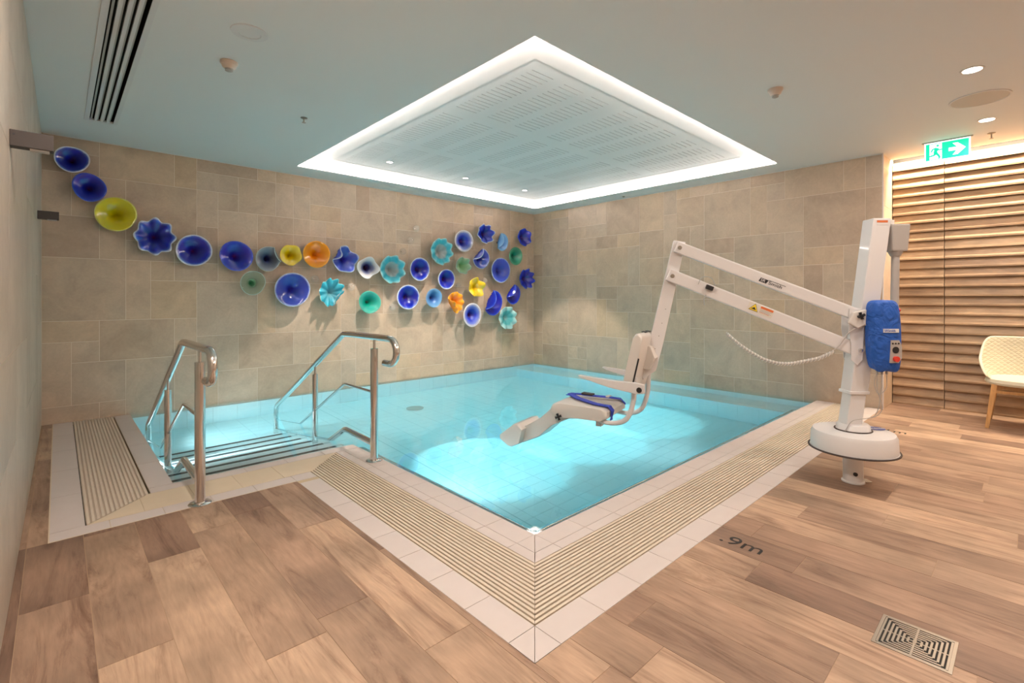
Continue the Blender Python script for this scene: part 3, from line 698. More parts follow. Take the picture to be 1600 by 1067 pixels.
# ------------------------------------------------------------------ stainless handrails and grab rails
def handrail(X, label):
    t = empty('handrail', (X, 3.36, 0), label=label, cat='handrail', group='handrails at the pool steps')
    O = (X, 3.36, 0); sl = -.51; st = M['steel']
    top = [(X, 3.20, .735), (X, 3.12, .735)]
    for k in range(9):
        a = -PI/2-PI*k/8; top.append((X, 3.12+.088*math.cos(a), .823+.088*math.sin(a)))
    Y2 = 5.58; z2 = .905+sl*(Y2-3.89)
    top += [(X, 3.30, .911), (X, 3.70, .908), (X, 3.89, .905), (X, 4.2, .905+sl*.31), (X, Y2, z2), (X, Y2+.015, z2-.08), (X, Y2+.015, -.90)]
    # smooth bends only at the knee and at the foot
    rel(MB().tube(top, .0235, 16, bend=.035), O).build('top_rail', st, t, smooth=True)
    rel(MB().tube([(X, 3.36, .50), (X, 3.87, .50), (X, 5.58, .50+sl*1.71)], .0105, 12, bend=.02), O).build('middle_rail', st, t, smooth=True)
    rel(MB().tube([(X, 3.36, .125), (X, 3.86, .135), (X, 5.58, .135+sl*1.72)], .022, 14, bend=.03), O).build('lower_rail', st, t, smooth=True)
    rel(MB().tube([(X, 3.36, 0), (X, 3.36, .825)], .0275, 20), O).build('post', st, t, smooth=True)
    rel(MB().tube([(X, 3.36, .82), (X, 3.36, .89)], .009, 10), O).build('pin', st, t, smooth=True)
    ym = 4.50; zm = .905+sl*(ym-3.89)
    rel(MB().tube([(X, ym, -.386), (X, ym, zm-.085)], .0235, 16), O).build('post', st, t, smooth=True)
    rel(MB().tube([(X, ym, zm-.09), (X, ym, zm-.02)], .009, 10), O).build('pin', st, t, smooth=True)
    fl_ = rel(MB().lathe([(.060, .0005), (.060, .003), (.056, .007), (.032, .012)], X, 3.36, 28), O).build('base_flange', st, t, smooth=True)
    m = MB()
    for a in range(3):
        q = 2*PI*a/3+.5; m.lathe([(.006, .004), (.006, .011), (.003, .013)], X+.045*math.cos(q), 3.36+.045*math.sin(q), 8)
    rel(m, O).build('bolt', M['brushed'], fl_)
handrail(.60, 'left polished steel handrail beside the dotted grating')
handrail(1.685, 'right polished steel handrail at the corner of the main pool')
def grab(pts, label, brk):
    t = empty('grab_rail', pts[0], label=label, cat='grab rail', group='underwater grab rails')
    O = pts[0]; rel(MB().tube(pts, .016, 12, bend=.06), O).build('rail', M['steel'], t, smooth=True)
    for a, b in brk: rel(MB().tube([a, b], .008, 8), O).build('bracket', M['steel'], t)
grab([(1.80, 1.75, -.055), (1.83, 1.80, -.055), (5.78, 1.80, -.055), (5.78, 1.75, -.055)], 'submerged steel grab rail along the right-hand pool edge', [((x, 1.75, -.08), (x, 1.80, -.055)) for x in (3.2, 4.5)])
grab([(1.75, 1.80, -.055), (1.80, 1.83, -.055), (1.80, 3.80, -.055), (1.75, 3.80, -.055)], 'submerged steel grab rail along the front-left pool edge', [((1.75, y, -.08), (1.80, y, -.055)) for y in (2.6, 3.2)])
grab([(.75, 6.42, -.06), (.75, 6.36, -.06), (5.82, 6.36, -.06), (5.82, 6.42, -.06)], 'submerged steel grab rail along the wall below the glass bowls', [((x, 6.42, -.08), (x, 6.36, -.06)) for x in (2.0, 3.3, 4.6)])

# ------------------------------------------------------------------ wall brackets on the left wall
def wbracket(y, z, ln, label):
    x = LW(y, z)[0]
    t = empty('wall_bracket', (x, y, z), label=label, cat='bracket', group='metal brackets on the left wall')
    MB().box(0, ln, -.028, .028, -.034, .030).build('body', M['bracket'], t, bevel=.002)
    MB().box(ln*.45, ln*.9, -.020, .020, -.040, -.034).build('recessed_lens', M['grey'], t)
    MB().lathe([(.004, -.0285), (.004, -.0300)], seg=10).build('screw', M['black'], t).matrix_local = Matrix.Translation((.012, 0, .012)) @ Matrix.Rotation(PI/2, 4, 'X') @ Matrix.Translation((0, 0, .0575))
wbracket(2.80, 1.832, .125, 'upper dark metal bracket on left wall, nearer to the viewer')
wbracket(5.48, 1.862, .125, 'lower small metal bracket on left wall, left of the yellow bowl')

# ------------------------------------------------------------------ glass bowls
def glass_mat(name, stops, opaque=1.0, rough=.06):
    m, n, l, b = new_mat(name)
    at = n.new('ShaderNodeAttribute'); at.attribute_name = 'rad'
    nz = n.new('ShaderNodeTexNoise'); nz.inputs['Scale'].default_value = 14; nz.inputs['Detail'].default_value = 3
    g = n.new('ShaderNodeNewGeometry'); l.new(g.outputs['Position'], nz.inputs['Vector'])
    mr = n.new('ShaderNodeMapRange'); mr.inputs['To Min'].default_value = -.07; mr.inputs['To Max'].default_value = .07; l.new(nz.outputs['Fac'], mr.inputs['Value'])
    ad = n.new('ShaderNodeMath'); ad.operation = 'ADD'; l.new(at.outputs['Fac'], ad.inputs[0]); l.new(mr.outputs[0], ad.inputs[1])
    r = ramp(n, stops); l.new(ad.outputs[0], r.inputs['Fac'])
    l.new(r.outputs['Color'], b.inputs['Base Color']); b.inputs['Roughness'].default_value = rough
    b.inputs['Specular IOR Level'].default_value = .7; b.inputs['Coat Weight'].default_value = .5; b.inputs['Coat Roughness'].default_value = .03
    out = n['Material Output']
    tl = n.new('ShaderNodeBsdfTranslucent'); l.new(r.outputs['Color'], tl.inputs['Color'])
    mx = n.new('ShaderNodeMixShader'); mx.inputs[0].default_value = .25; l.new(b.outputs[0], mx.inputs[1]); l.new(tl.outputs[0], mx.inputs[2])
    if opaque < 1:
        tr = n.new('ShaderNodeBsdfTransparent'); l.new(r.outputs['Color'], tr.inputs['Color']); tr.inputs['Color'].default_value = (1, 1, 1, 1)
        br = n.new('ShaderNodeMixRGB'); br.inputs[0].default_value = .65; br.inputs[2].default_value = (1, 1, 1, 1); l.new(r.outputs['Color'], br.inputs[1]); l.new(br.outputs[0], tr.inputs['Color'])
        fr = n.new('ShaderNodeMath'); fr.operation = 'MULTIPLY'
        cen = n.new('ShaderNodeMapRange'); cen.inputs['From Min'].default_value = .1; cen.inputs['From Max'].default_value = .5; cen.inputs['To Min'].default_value = min(1, opaque+.35); cen.inputs['To Max'].default_value = opaque
        l.new(at.outputs['Fac'], cen.inputs['Value'])
        m2 = n.new('ShaderNodeMixShader'); l.new(cen.outputs[0], m2.inputs[0]); l.new(tr.outputs[0], m2.inputs[1]); l.new(mx.outputs[0], m2.inputs[2]); l.new(m2.outputs[0], out.inputs['Surface'])
    else: l.new(mx.outputs[0], out.inputs['Surface'])
    return m
B0 = (.006, .012, .28); B1 = (.004, .012, .42); B2 = (.012, .05, .55); WH = (.62, .70, .86); PUR = (.10, .006, .12)
GM = {
 'blue':   glass_mat('cobalt_glass', [(.0, PUR), (.14, (.03, .008, .2)), (.3, B0), (.8, B1), (.97, B2), (1, (.2, .3, .75))]),
 'bluerim': glass_mat('cobalt_glass_pale_rim', [(.0, PUR), (.15, (.02, .008, .2)), (.35, B0), (.80, B1), (.91, (.05, .12, .58)), (.975, WH), (1, (.7, .75, .85))]),
 'halo':   glass_mat('cobalt_glass_wide_halo', [(.0, PUR), (.2, (.01, .01, .25)), (.5, (.02, .04, .5)), (.78, (.16, .22, .6)), (.9, (.5, .5, .6)), (1, (.75, .75, .78))]),
 'violet': glass_mat('violet_blue_glass', [(.0, (.02, .01, .2)), (.15, (.02, .02, .3)), (.4, (.025, .05, .40)), (.9, (.045, .085, .50)), (1, (.4, .5, .8))]),
 'mid':    glass_mat('mid_blue_glass', [(.0, (.06, .03, .15)), (.2, (.03, .10, .35)), (.6, (.08, .26, .60)), (1, (.2, .45, .72))]),
 'yellow': glass_mat('yellow_glass', [(.0, (.55, .42, .0)), (.5, (.66, .56, .0)), (.95, (.72, .66, .02)), (1, (.72, .75, .25))]),
 'amber':  glass_mat('golden_glass', [(.0, (.6, .35, .0)), (.5, (.80, .55, .0)), (1, (.85, .66, .05))]),
 'orange': glass_mat('orange_glass', [(.0, (.7, .14, .0)), (.4, (.85, .25, .0)), (1, (.9, .36, .01))]),
 'teal':   glass_mat('teal_glass', [(.0, (.10, .12, .08)), (.2, (.0, .30, .20)), (.6, (.01, .38, .30)), (1, (.08, .48, .38))]),
 'green':  glass_mat('green_glass', [(.0, (.01, .10, .05)), (.25, (.0, .20, .12)), (.7, (.02, .30, .19)), (1, (.10, .38, .24))]),
 'pale':   glass_mat('pale_green_glass', [(.0, (.0, .30, .12)), (.2, (.03, .36, .17)), (.34, (.38, .52, .38)), (1, (.50, .58, .45))], .30),
 'mint':   glass_mat('mint_glass', [(.0, (.18, .42, .16)), (.5, (.30, .52, .26)), (1, (.42, .60, .40))], .75),
 'turq':   glass_mat('turquoise_ruffled_glass', [(.0, (.35, .38, .36)), (.5, (.32, .42, .42)), (.62, (.04, .40, .50)), (.85, (.04, .48, .60)), (1, (.32, .72, .76))]),
 'turqs':  glass_mat('turquoise_solid_glass', [(.0, (.20, .45, .50)), (.5, (.08, .45, .58)), (1, (.05, .55, .70))]),
 'aqua':   glass_mat('pale_aqua_glass', [(.0, (.30, .42, .38)), (.3, (.10, .45, .48)), (.6, (.10, .50, .52)), (.75, (.35, .70, .70)), (1, (.50, .78, .76))]),
 'smoke':  glass_mat('smoky_blue_glass', [(.0, (.02, .01, .05)), (.2, (.02, .03, .14)), (.45, (.12, .15, .24)), (.8, (.24, .27, .34)), (1, (.4, .45, .5))], .72),
 'white':  glass_mat('white_glass_dark_heart', [(.0, (.05, .005, .02)), (.3, (.02, .02, .12)), (.55, (.16, .18, .32)), (.75, (.55, .56, .58)), (1, (.8, .8, .8))]),
}
def bowl(x, z, w_, h_, mat, label, lobes=0, amp=.0, ripple=.0, bite=None, depth=.13, ph=0., wob=.0, tilt=0.):
    """blown glass bowl opening away from the wall; bite=(angle deg, size) folds part of the rim inwards"""
    seg, nr = 72, 14; vs = []; rad = []
    for i in range(nr+1):
        t = i/nr
        for k in range(seg):
            a = 2*PI*k/seg
            rr = t
            d = .012+depth*(1-math.exp(-2.2*t))/(1-math.exp(-2.2))
            f = t**2.2
            if lobes: rr *= 1+amp*f*math.cos(lobes*(a+ph)); d += ripple*f*math.cos(lobes*(a+ph))
            if wob: rr *= 1+wob*f*(math.sin(2*a+ph*3)+.6*math.sin(3*a+ph)); d += wob*.10*f*math.sin(3*a+ph*2)
            px, pz = rr*math.cos(a), rr*math.sin(a)
            if bite:
                ba, bs = math.radians(bite[0]), bite[1]
                nx, nz_ = math.cos(ba), math.sin(ba); s_ = px*nx+pz*nz_-bs
                if s_ > 0:                          # fold over the chord and lift forward
                    px -= nx*s_*1.85; pz -= nz_*s_*1.85; d += .03+s_*.10
            vs.append((px*w_/2, -d, pz*h_/2)); rad.append(t)
    n0 = len(vs)
    mb = MB(); mb.v = vs
    for i in range(nr):
        for k in range(seg):
            k2 = (k+1) % seg; mb.f.append((i*seg+k, i*seg+k2, (i+1)*seg+k2, (i+1)*seg+k)); mb.mi.append(0)
    t = empty('glass_bowl', (x, WY, z), label=label, cat='glass bowl', group='blown glass bowls on the tiled wall')
    o = mb.build('bowl', GM[mat], t)
    me = o.data; at = me.attributes.new('rad', 'FLOAT', 'POINT')
    for i, r in enumerate(rad): at.data[i].value = r
    for p in me.polygons: p.use_smooth = True
    sm = o.modifiers.new('thickness', 'SOLIDIFY'); sm.thickness = .005; sm.offset = 0
    o.rotation_euler = (math.radians(tilt), 0, 0)
    # rim bead and wall stem
    rb = MB().tube([vs[nr*seg+k] for k in range(seg)], .0034, 6, closed=True)
    RC = {'blue': (.05, .10, .6), 'bluerim': (.72, .76, .84), 'halo': (.75, .75, .78), 'violet': (.6, .68, .85), 'turq': (.45, .8, .82), 'aqua': (.6, .84, .82), 'white': (.85, .85, .85), 'yellow': (.72, .72, .15), 'orange': (.85, .4, .05)}
    nm = 'rim_'+mat
    rm = bpy.data.materials.get(nm) or plain(nm, RC.get(mat, (.5, .62, .6)) if mat not in ('teal', 'green', 'mid', 'amber') else {'teal': (.1, .5, .38), 'green': (.08, .35, .2), 'mid': (.2, .42, .7), 'amber': (.85, .6, .05)}[mat], .1, coat=.4)
    rb.build('rim', rm, o, smooth=True)
    MB().tube([(0, .0, 0), (0, -.016, 0)], .016, 12).build('wall_mount', M['steel'], t)
    return t
D = bowl
D(.100, 2.508, .235, .25, 'bluerim', 'topmost dark blue oval bowl with pale rim, nearest the ceiling at far left', wob=.05, ph=.4)
D(.222, 2.262, .25, .26, 'blue', 'dark blue round bowl directly above the large yellow bowl', wob=.04, ph=1.2)
D(.420, 2.028, .32, .33, 'yellow', 'large plain yellow bowl at the left end of the bowl trail', wob=.02)
D(.730, 1.832, .33, .36, 'bluerim', 'cobalt star-shaped bowl with eight lobes, right of the large yellow bowl', 8, .085, .022, ph=PI/8+.4)
D(1.070, 1.712, .33, .33, 'bluerim', 'blue bowl with white lower rim, right of the star-shaped one', wob=.015, ph=2)
D(1.475, 1.676, .33, .34, 'blue', 'vivid cobalt bowl left of the smoky grey bowl', wob=.02, ph=.8)
D(1.810, 1.663, .27, .29, 'smoke', 'translucent smoky grey bowl with dark heart and folded right edge', wob=.035, bite=(25, .78))
D(2.065, 1.723, .245, .25, 'amber', 'small wavy yellow bowl left of the orange disc', 5, .035, .01, wob=.02, ph=.3)
D(2.375, 1.750, .335, .335, 'orange', 'round orange bowl beside the small wavy yellow bowl', wob=.015)
D(2.740, 1.706, .335, .34, 'violet', 'blue crumpled bowl with pointed corner, right of the orange disc', 5, .07, .03, wob=.05, bite=(150, .78), ph=1.0)
D(3.065, 1.611, .30, .28, 'white', 'white bowl with dark heart and pointed lobes', 4, .09, .02, wob=.03, ph=.2)
D(3.435, 1.603, .375, .395, 'turq', 'turquoise ruffled ring bowl right of the white one', 8, .05, .022, ph=.3, wob=.02)
D(1.645, 1.372, .26, .275, 'pale', 'clear pale green bowl with emerald centre under the cobalt row', wob=.03)
D(2.085, 1.299, .41, .41, 'violet', 'largest blue bowl, hanging under the small yellow and orange bowls', wob=.01)
D(2.570, 1.264, .32, .36, 'turqs', 'solid turquoise half star bowl with spiky upper right edge', 10, .09, .025, bite=(-40, .66), ph=.1)
D(3.092, 1.138, .315, .30, 'teal', 'teal green bowl, lowest of the middle group', wob=.03, ph=1.1)
D(3.880, 1.622, .33, .34, 'bluerim', 'cobalt bowl with thin white rim right of the turquoise ring', wob=.012)
D(4.265, 1.912, .385, .405, 'turq', 'higher turquoise ruffled ring with clear centre', 9, .045, .022, ph=.15, wob=.02)
D(4.690, 2.107, .36, .34, 'halo', 'blue bowl with wide white halo rim right of the high turquoise ring', wob=.012)
D(5.140, 2.261, .33, .32, 'bluerim', 'ruffled deep blue bowl, highest of the right-hand cluster', 7, .06, .03, wob=.03, ph=.7)
D(5.495, 2.153, .27, .30, 'mid', 'light blue crescent bowl with folded left side', wob=.02, bite=(165, .55))
D(6.030, 2.280, .315, .31, 'blue', 'angular dark blue bowl nearest the upper wall corner', 6, .05, .015, wob=.03, ph=.5)
D(5.815, 1.931, .31, .31, 'green', 'dark green oval bowl below the angular blue one', wob=.01)
D(5.040, 1.846, .345, .335, 'violet', 'violet blue bowl with its upper left rim folded in', wob=.01, bite=(135, .62))
D(4.675, 1.713, .28, .26, 'mint', 'small mint green star-shaped bowl', 6, .07, .02, ph=.2)
D(5.470, 1.669, .42, .42, 'violet', 'large violet blue oval bowl with thin white rim, left of the dark green bowl', wob=.01)
D(4.355, 1.486, .305, .305, 'bluerim', 'deep blue bowl just left of the small clear bubble, above the orange folded bowl', wob=.012)
D(4.945, 1.368, .31, .31, 'amber', 'crumpled golden yellow bowl with square corners', 5, .08, .03, wob=.03, ph=.9)
D(6.085, 1.539, .355, .34, 'blue', 'blue eight-lobed star bowl closest to the right wall corner', 8, .10, .02, ph=.2)
D(3.685, 1.209, .36, .35, 'bluerim', 'round cobalt bowl with soft pale rim, right of the teal bowl', wob=.012)
D(4.125, 1.196, .28, .28, 'mid', 'sky blue round bowl between cobalt and orange ones', wob=.02)
D(4.520, 1.124, .31, .33, 'orange', 'bright orange bowl with ragged folded lower left edge', 9, .03, .012, wob=.02, bite=(215, .62))
D(4.857, .919, .355, .38, 'halo', 'blue oval bowl with broad white rim, low in the right-hand cluster', wob=.012)
D(5.295, 1.113, .40, .42, 'blue', 'large cobalt shell-like bowl with its upper left cut away', wob=.02, bite=(150, .50))
D(5.755, 1.260, .33, .345, 'blue', 'smaller cobalt shell-like bowl below the eight-lobed star', wob=.02, bite=(140, .56))
D(5.628, .850, .39, .385, 'aqua', 'pale aqua wavy bowl, lowest and rightmost of the cluster', 8, .04, .02, ph=.4)
BUB = glass_mat('clear_bubble_glass', [(.0, (.9, .88, .84)), (1, (.95, .93, .9))], .15)
for (x, z, s), nm in zip([(3.867, 2.234, .05), (3.767, 2.047, .05), (3.643, 1.874, .05), (4.636, 1.397, .045), (5.175, 1.487, .05), (3.474, 1.067, .05), (2.384, 1.441, .05), (2.859, 1.345, .055)],
  ['highest clear glass bubble left of the high turquoise ring', 'middle clear glass bubble of the three above the cobalt bowl', 'lowest clear bubble of the three, right above the turquoise ring', 'clear glass bubble left of the crumpled golden bowl', 'clear glass bubble right of the crumpled golden bowl',
   'clear glass bubble beside the low cobalt bowl, right of teal bowl', 'clear glass bubble between largest blue and spiky turquoise bowls', 'clear glass bubble above the teal bowl']):
    t = empty('glass_bubble', (x, WY, z), label=nm, cat='glass bubble', group='clear glass bubbles on the tiled wall')
    m = MB(); prof = [(s*math.sin(PI*i/10), -s*math.cos(PI*i/10)) for i in range(1, 10)]; m.lathe(prof, seg=20)
    m.v = [(a, c-s-.012, b) for a, b, c in m.v]
    o = m.build('bubble', BUB, t, smooth=True)
    at = o.data.attributes.new('rad', 'FLOAT', 'POINT')
    for q in at.data: q.value = .8
    MB().tube([(0, 0, 0), (0, -.014, 0)], .008, 8).build('wall_mount', M['steel'], t)

# ------------------------------------------------------------------ pool hoist
LA = math.atan2(-.6918, .7221)
ho = empty('pool_hoist', (3.751, .811, 0), LA, 'white aquatic chair hoist on round base, its seat hanging over the pool', 'pool hoist')
def hp(mb, name, mat, parent=None, **k): return mb.build(name, mat, parent or ho, **k)
hp(MB().lathe([(.066, 0), (.066, .008), (.057, .012), (.057, .23)], seg=36), 'column', M['white'], smooth=True)
m = MB().box(.055, .105, -.03, .03, 0, .008); hp(m, 'anchor_tab', M['steel'], bevel=.002)
m = MB().lathe([(.012, 0), (.012, .012)], seg=16); m.v = [(a-.022, -.050-c, .065+b) for a, b, c in m.v]; hp(m, 'lock_knob', M['black'])
cv = hp(MB().lathe([(.250, .218), (.243, .222), (.239, .31), (.228, .332), (.205, .338), (.0001, .340)], seg=72), 'base_cover', M['white'], smooth=True)
hp(MB().tube([(.251*math.cos(a*PI/36), .251*math.sin(a*PI/36), .218) for a in range(72)], .006, 8, closed=True), 'edge_seal', M['rubber'], cv, smooth=True)
hb = hp(MB().lathe([(.102, .338), (.098, .344), (.094, .372), (.084, .382), (.0001, .384)], seg=48), 'hub', M['white'], smooth=True)
hp(MB().tube([(.103*math.cos(a*PI/24), .103*math.sin(a*PI/24), .341) for a in range(48)], .005, 8, closed=True), 'edge_seal', M['rubber'], hb, smooth=True)
# oval logo print on top of the cover
m = MB(); m.prism([(.165+.052*math.cos(a*PI/12), .02+.045*math.sin(a*PI/12), .3395) for a in range(24)], (0, 0, .0012)); em = hp(m, 'logo_print', plain('navy_print', (.10, .12, .32), .5))
text_obj('logo_lettering', 'SRSmith', .03, M['white'], em, Matrix.Translation((.120, .008, .3412)))
def qbox(pts0, pts1, wx, wy): # inclined box between (x,z) a and b
    (xa, za), (xb, zb) = pts0, pts1
    return MB().hexa([(xa-wx, -wy, za), (xa+wx, -wy, za), (xa+wx, wy, za), (xa-wx, wy, za)], [(xb-wx, -wy, zb), (xb+wx, -wy, zb), (xb+wx, wy, zb), (xb-wx, wy, zb)])
hp(qbox((-.022, .37), (.010, .60), .050, .045), 'lower_mast', M['white'], bevel=.006)
hp(qbox((.006, .585), (.155, 1.712), .058, .052), 'mast', M['white'], bevel=.008)
hp(qbox((.004, .578), (.008, .598), .064, .058), 'collar', M['white'], bevel=.004)
# red warning label at the mast top
m = MB().box(.118, .188, -.0535, -.0525, 1.683, 1.697); hp(m, 'warning_label', M['orange'])
m = MB().box(.118, .188, -.0535, -.0525, 1.669, 1.682); hp(m, 'warning_label', M['signwhite'] if False else M['white'])
# arm mechanism plane
c12, s12 = math.cos(math.radians(12)), math.sin(math.radians(12))
def mp(s, z, y=0.): return (-c12*s+s12*y, s12*s+c12*y, z)       # y = offset away from the viewer
YV = Vector((s12, c12, 0))
def mprism(pts, y0, y1): return MB().prism([mp(s, z, y0) for s, z in pts], YV*(y1-y0))
# clevis plates
for y0 in (-.060, .054):
    hp(mprism([(-.045, 1.125), (.045, 1.13), (.048, 1.00), (.035, .90), (.035, .80), (.0, .765), (-.03, .80)], y0, y0+.006), 'clevis_plate', M['white'], bevel=.0015)
def arm(a, b, h, nm):
    d = Vector((b[0]-a[0], b[1]-a[1])).normalized(); n2 = Vector((-d.y, d.x))
    A = Vector(a)-d*.030; B = Vector(b)+d*.030
    p = [A+n2*h, B+n2*h, B-n2*h, A-n2*h]
    return hp(mprism([(q.x, q.y) for q in p], -.050, -.006), nm, M['white'], bevel=.008)
ua = arm((-.015, 1.087), (1.089, 1.545), .039, 'upper_arm'); la = arm((-.020, .858), (1.138, 1.350), .043, 'lower_arm')
dl = hp(mprism([(1.125, 1.602), (1.045, 1.588), (1.200, .86), (1.245, .685), (1.335, .618), (1.352, .77), (1.275, .955)], -.004, .044), 'drop_arm', M['white'], bevel=.004)
def knobdisc(s, z, r, y, d, mat, nm='pivot_bolt', par=None):
    m = MB().lathe([(r, 0), (r, d*.6), (r*.8, d)], seg=18)
    m.v = [mp(s+a, z+b, y-c) for a, b, c in m.v]
    return hp(m, nm, mat, par, smooth=True)
for s, z in ((1.089, 1.545), (1.138, 1.35)): knobdisc(s, z, .014, -.050, .008, M['brushed'])
for s, z in ((-.012, 1.087), (-.018, .862)): knobdisc(s, z, .014, -.060, .010, M['steel'])
for s, z in ((1.236, .93), (1.215, 1.02), (1.19, 1.12), (1.262, .84)): knobdisc(s-.01, z, .004, -.004, .001, M['grey'], 'bolt_hole', dl)
def starknob(P, r, par=None):
    m = MB()
    for k in range(4):
        a = k*PI/2+.35; m.tube([P, P+Vector((math.cos(a)*r, 0, math.sin(a)*r))], [r*.22, r*.42], 8)
    m.tube([P+Vector((0, -.012, 0)), P+Vector((0, .01, 0))], r*.45, 10)
    return hp(m, 'star_knob', M['black'], par, smooth=True)
starknob(Vector(mp(1.268, .80, -.020)), .018)
# handpiece clip with spiral cable
cl = hp(mprism([(-.04, 1.125), (.035, 1.105), (.062, 1.04), (.010, 1.005), (-.035, 1.03)], -.095, -.062), 'cable_box', M['whiteplastic'], bevel=.006)
k = starknob(Vector(mp(-.005, 1.085, -.103)), .022)
hp(MB().tube([mp(-.04, 1.03, -.09), mp(.051, .985, -.075), mp(.11, .885, -.07), mp(.20, .815, -.07)], .0035, 8, bend=.03), 'cable', M['grey'], smooth=True)
pts = [mp(.14, .852, -.07), mp(.22, .808, -.07), mp(.319, .783, -.07), mp(.40, .765, -.07), mp(.476, .766, -.07), mp(.56, .79, -.07), mp(.636, .835, -.07), mp(.71, .885, -.07), mp(.788, .958, -.07)]
hp(MB().tube(pts, .011, 10, bend=.04), 'spiral_sheath', M['sheath'], smooth=True)
coil = []
for i in range(240):
    f = i/239*(len(pts)-1.001); a = int(f); q = Vector(pts[a]).lerp(Vector(pts[a+1]), f-a); th = i*.9
    coil.append(q+Vector((0, math.cos(th)*.012, math.sin(th)*.012)))
hp(MB().tube(coil, .0022, 5), 'spiral_cord', M['whiteplastic'], smooth=True)
# clamp on the lower arm
hp(mprism([(.87, 1.272), (.915, 1.29), (.925, 1.262), (.88, 1.245)], -.085, -.050), 'clamp', M['black'], bevel=.003)
hp(MB().tube([mp(.92, 1.22, -.07), mp(.935, 1.19, -.07), mp(.93, 1.15, -.06)], .003, 8), 'wire_loop', M['grey'])
hp(MB().tube([mp(.86, 1.28, -.06), mp(.88, 1.34, -.06), mp(.95, 1.345, -.06), mp(.97, 1.29, -.06)], .0022, 8, bend=.03), 'wire_loop', M['grey'])
# printing on the arms: frame along the arm, facing the viewer
def arm_frame(s, z, y=-.0508, sl=None):
    dx = Vector(mp(-1, -.415, 0))-Vector(mp(0, 0, 0)); dx.normalize(); nz = -YV; up = nz.cross(dx)
    return frame_matrix(mp(s, z, y), dx, up, nz)
F_ = arm_frame(.582, 1.322)
lb = MB(); lb.v = [tuple(F_ @ Vector(v)) for v in [(0, -.010, 0), (.050, -.010, 0), (.058, .016, 0), (.006, .016, 0), (0, -.010, .0008), (.050, -.010, .0008), (.058, .016, .0008), (.006, .016, .0008)]]
lb.f = [(0, 3, 2, 1), (4, 5, 6, 7), (0, 1, 5, 4), (1, 2, 6, 5), (2, 3, 7, 6), (3, 0, 4, 7)]; lb.mi = [0]*6
lg = lb.build('logo_block', M['black'], ua)
text_obj('logo_lettering', 'SR', .027, M['white'], lg, F_ @ Matrix.Translation((.009, -.006, .001)), xs=1.1)
text_obj('logo_lettering', 'Smith', .030, M['black'], lg, F_ @ Matrix.Translation((.061, -.008, .0006)), xs=1.35)
lb = MB().add([F_ @ Vector(v) for v in [(.058, .0155, .0006), (.172, .0155, .0006), (.168, .0185, .0006), (.058, .0185, .0006)]], [(0, 1, 2, 3)]); lb.build('logo_line', M['black'], lg)
F2 = arm_frame(.650, 1.148)
def onf(F, pts, name, mat, par, d=.0006, z=0.):
    m = MB(); a = [F @ Vector((x, y, z)) for x, y in pts]; m.prism(a, (F.to_3x3() @ Vector((0, 0, d)))); return m.build(name, mat, par)
sk = onf(F2, [(0, -.027), (.165, -.027), (.165, .030), (0, .030)], 'warning_sticker', plain('sticker_white', (.72, .68, .60), .5), la)
onf(F2, [(.012, -.018), (.068, -.018), (.040, .026)], 'warning_triangle', M['yellow'], sk, z=.0007)
onf(F2, [(.008, -.021), (.072, -.021), (.040, .030)], 'triangle_border', M['black'], sk, z=.0006, d=.0004)
onf(F2, [(.022, -.010), (.056, -.012), (.050, -.004), (.040, .006), (.036, .0)], 'figure', M['black'], sk, z=.0014)
onf(F2, [(.078, .012), (.160, .012), (.160, .027), (.078, .027)], 'orange_header', M['orange'], sk, z=.0007)
for q in range(4): onf(F2, [(.080, .004-q*.0065), (.155-.01*(q % 2), .004-q*.0065), (.155-.01*(q % 2), .0065-q*.0065), (.080, .0065-q*.0065)], 'text_line', M['grey'] if q < 3 else M['orange'], sk, z=.0007)

# actuator with motor housing behind the mast
m = MB().hexa([(.228, -.045, 1.50), (.326, -.045, 1.50), (.326, .055, 1.50), (.228, .055, 1.50)], [(.212, -.055, 1.675), (.336, -.055, 1.675), (.336, .065, 1.675), (.212, .065, 1.675)])
hp(m, 'motor_housing', M['grey'], bevel=.010)
hp(MB().tube([(.277, .0, 1.505), (.277, .0, 1.47)], [.045, .028], 16), 'motor_neck', M['grey'], smooth=True)
hp(MB().tube([(.277, .0, 1.475), (.265, .0, .80)], .023, 18), 'actuator_tube', M['grey'], smooth=True)
hp(MB().box(.16, .25, -.03, .03, 1.650, 1.705), 'head_bracket', M['whiteplastic'], bevel=.006)
hp(MB().tube([(.20, .02, 1.70), (.24, .03, 1.725), (.29, .05, 1.70), (.30, .06, 1.66)], .004, 8, bend=.03), 'cable', M['grey'], smooth=True)
# control box under its blue cover
m = MB(); N = 40; rows = [(.740, .050, .038, .118), (.747, .073, .050, .116), (.80, .085, .062, .110), (.95, .090, .064, .104), (1.08, .086, .062, .101), (1.15, .080, .056, .100), (1.178, .070, .046, .101), (1.186, .040, .030, .102)]
vs = []
for zi, (z, a, b, cx) in enumerate(rows):
    for k in range(N):
        th = 2*PI*k/N; e = 4.0; ct, st_ = math.cos(th), math.sin(th)
        r_ = (abs(ct)**e+abs(st_)**e)**(-1/e)
        wr_ = 1+.035*math.sin(th*5+zi*1.3)*(.4+abs(z-1.0)*2)
        vs.append((cx+a*r_*ct*wr_, -.122+b*r_*st_*wr_, z+(.012*math.sin(3*th) if zi == 0 else 0)))
m.v = vs
for i in range(len(rows)-1):
    for k in range(N):
        k2 = (k+1) % N; m.f.append((i*N+k, i*N+k2, (i+1)*N+k2, (i+1)*N+k)); m.mi.append(0)
m.f += [tuple(range(N))[::-1], tuple(range((len(rows)-1)*N, len(rows)*N))]; m.mi += [0, 0]
bc = hp(m, 'blue_cover', M['blue'], smooth=True); dx_, dy_ = -.083, -.015
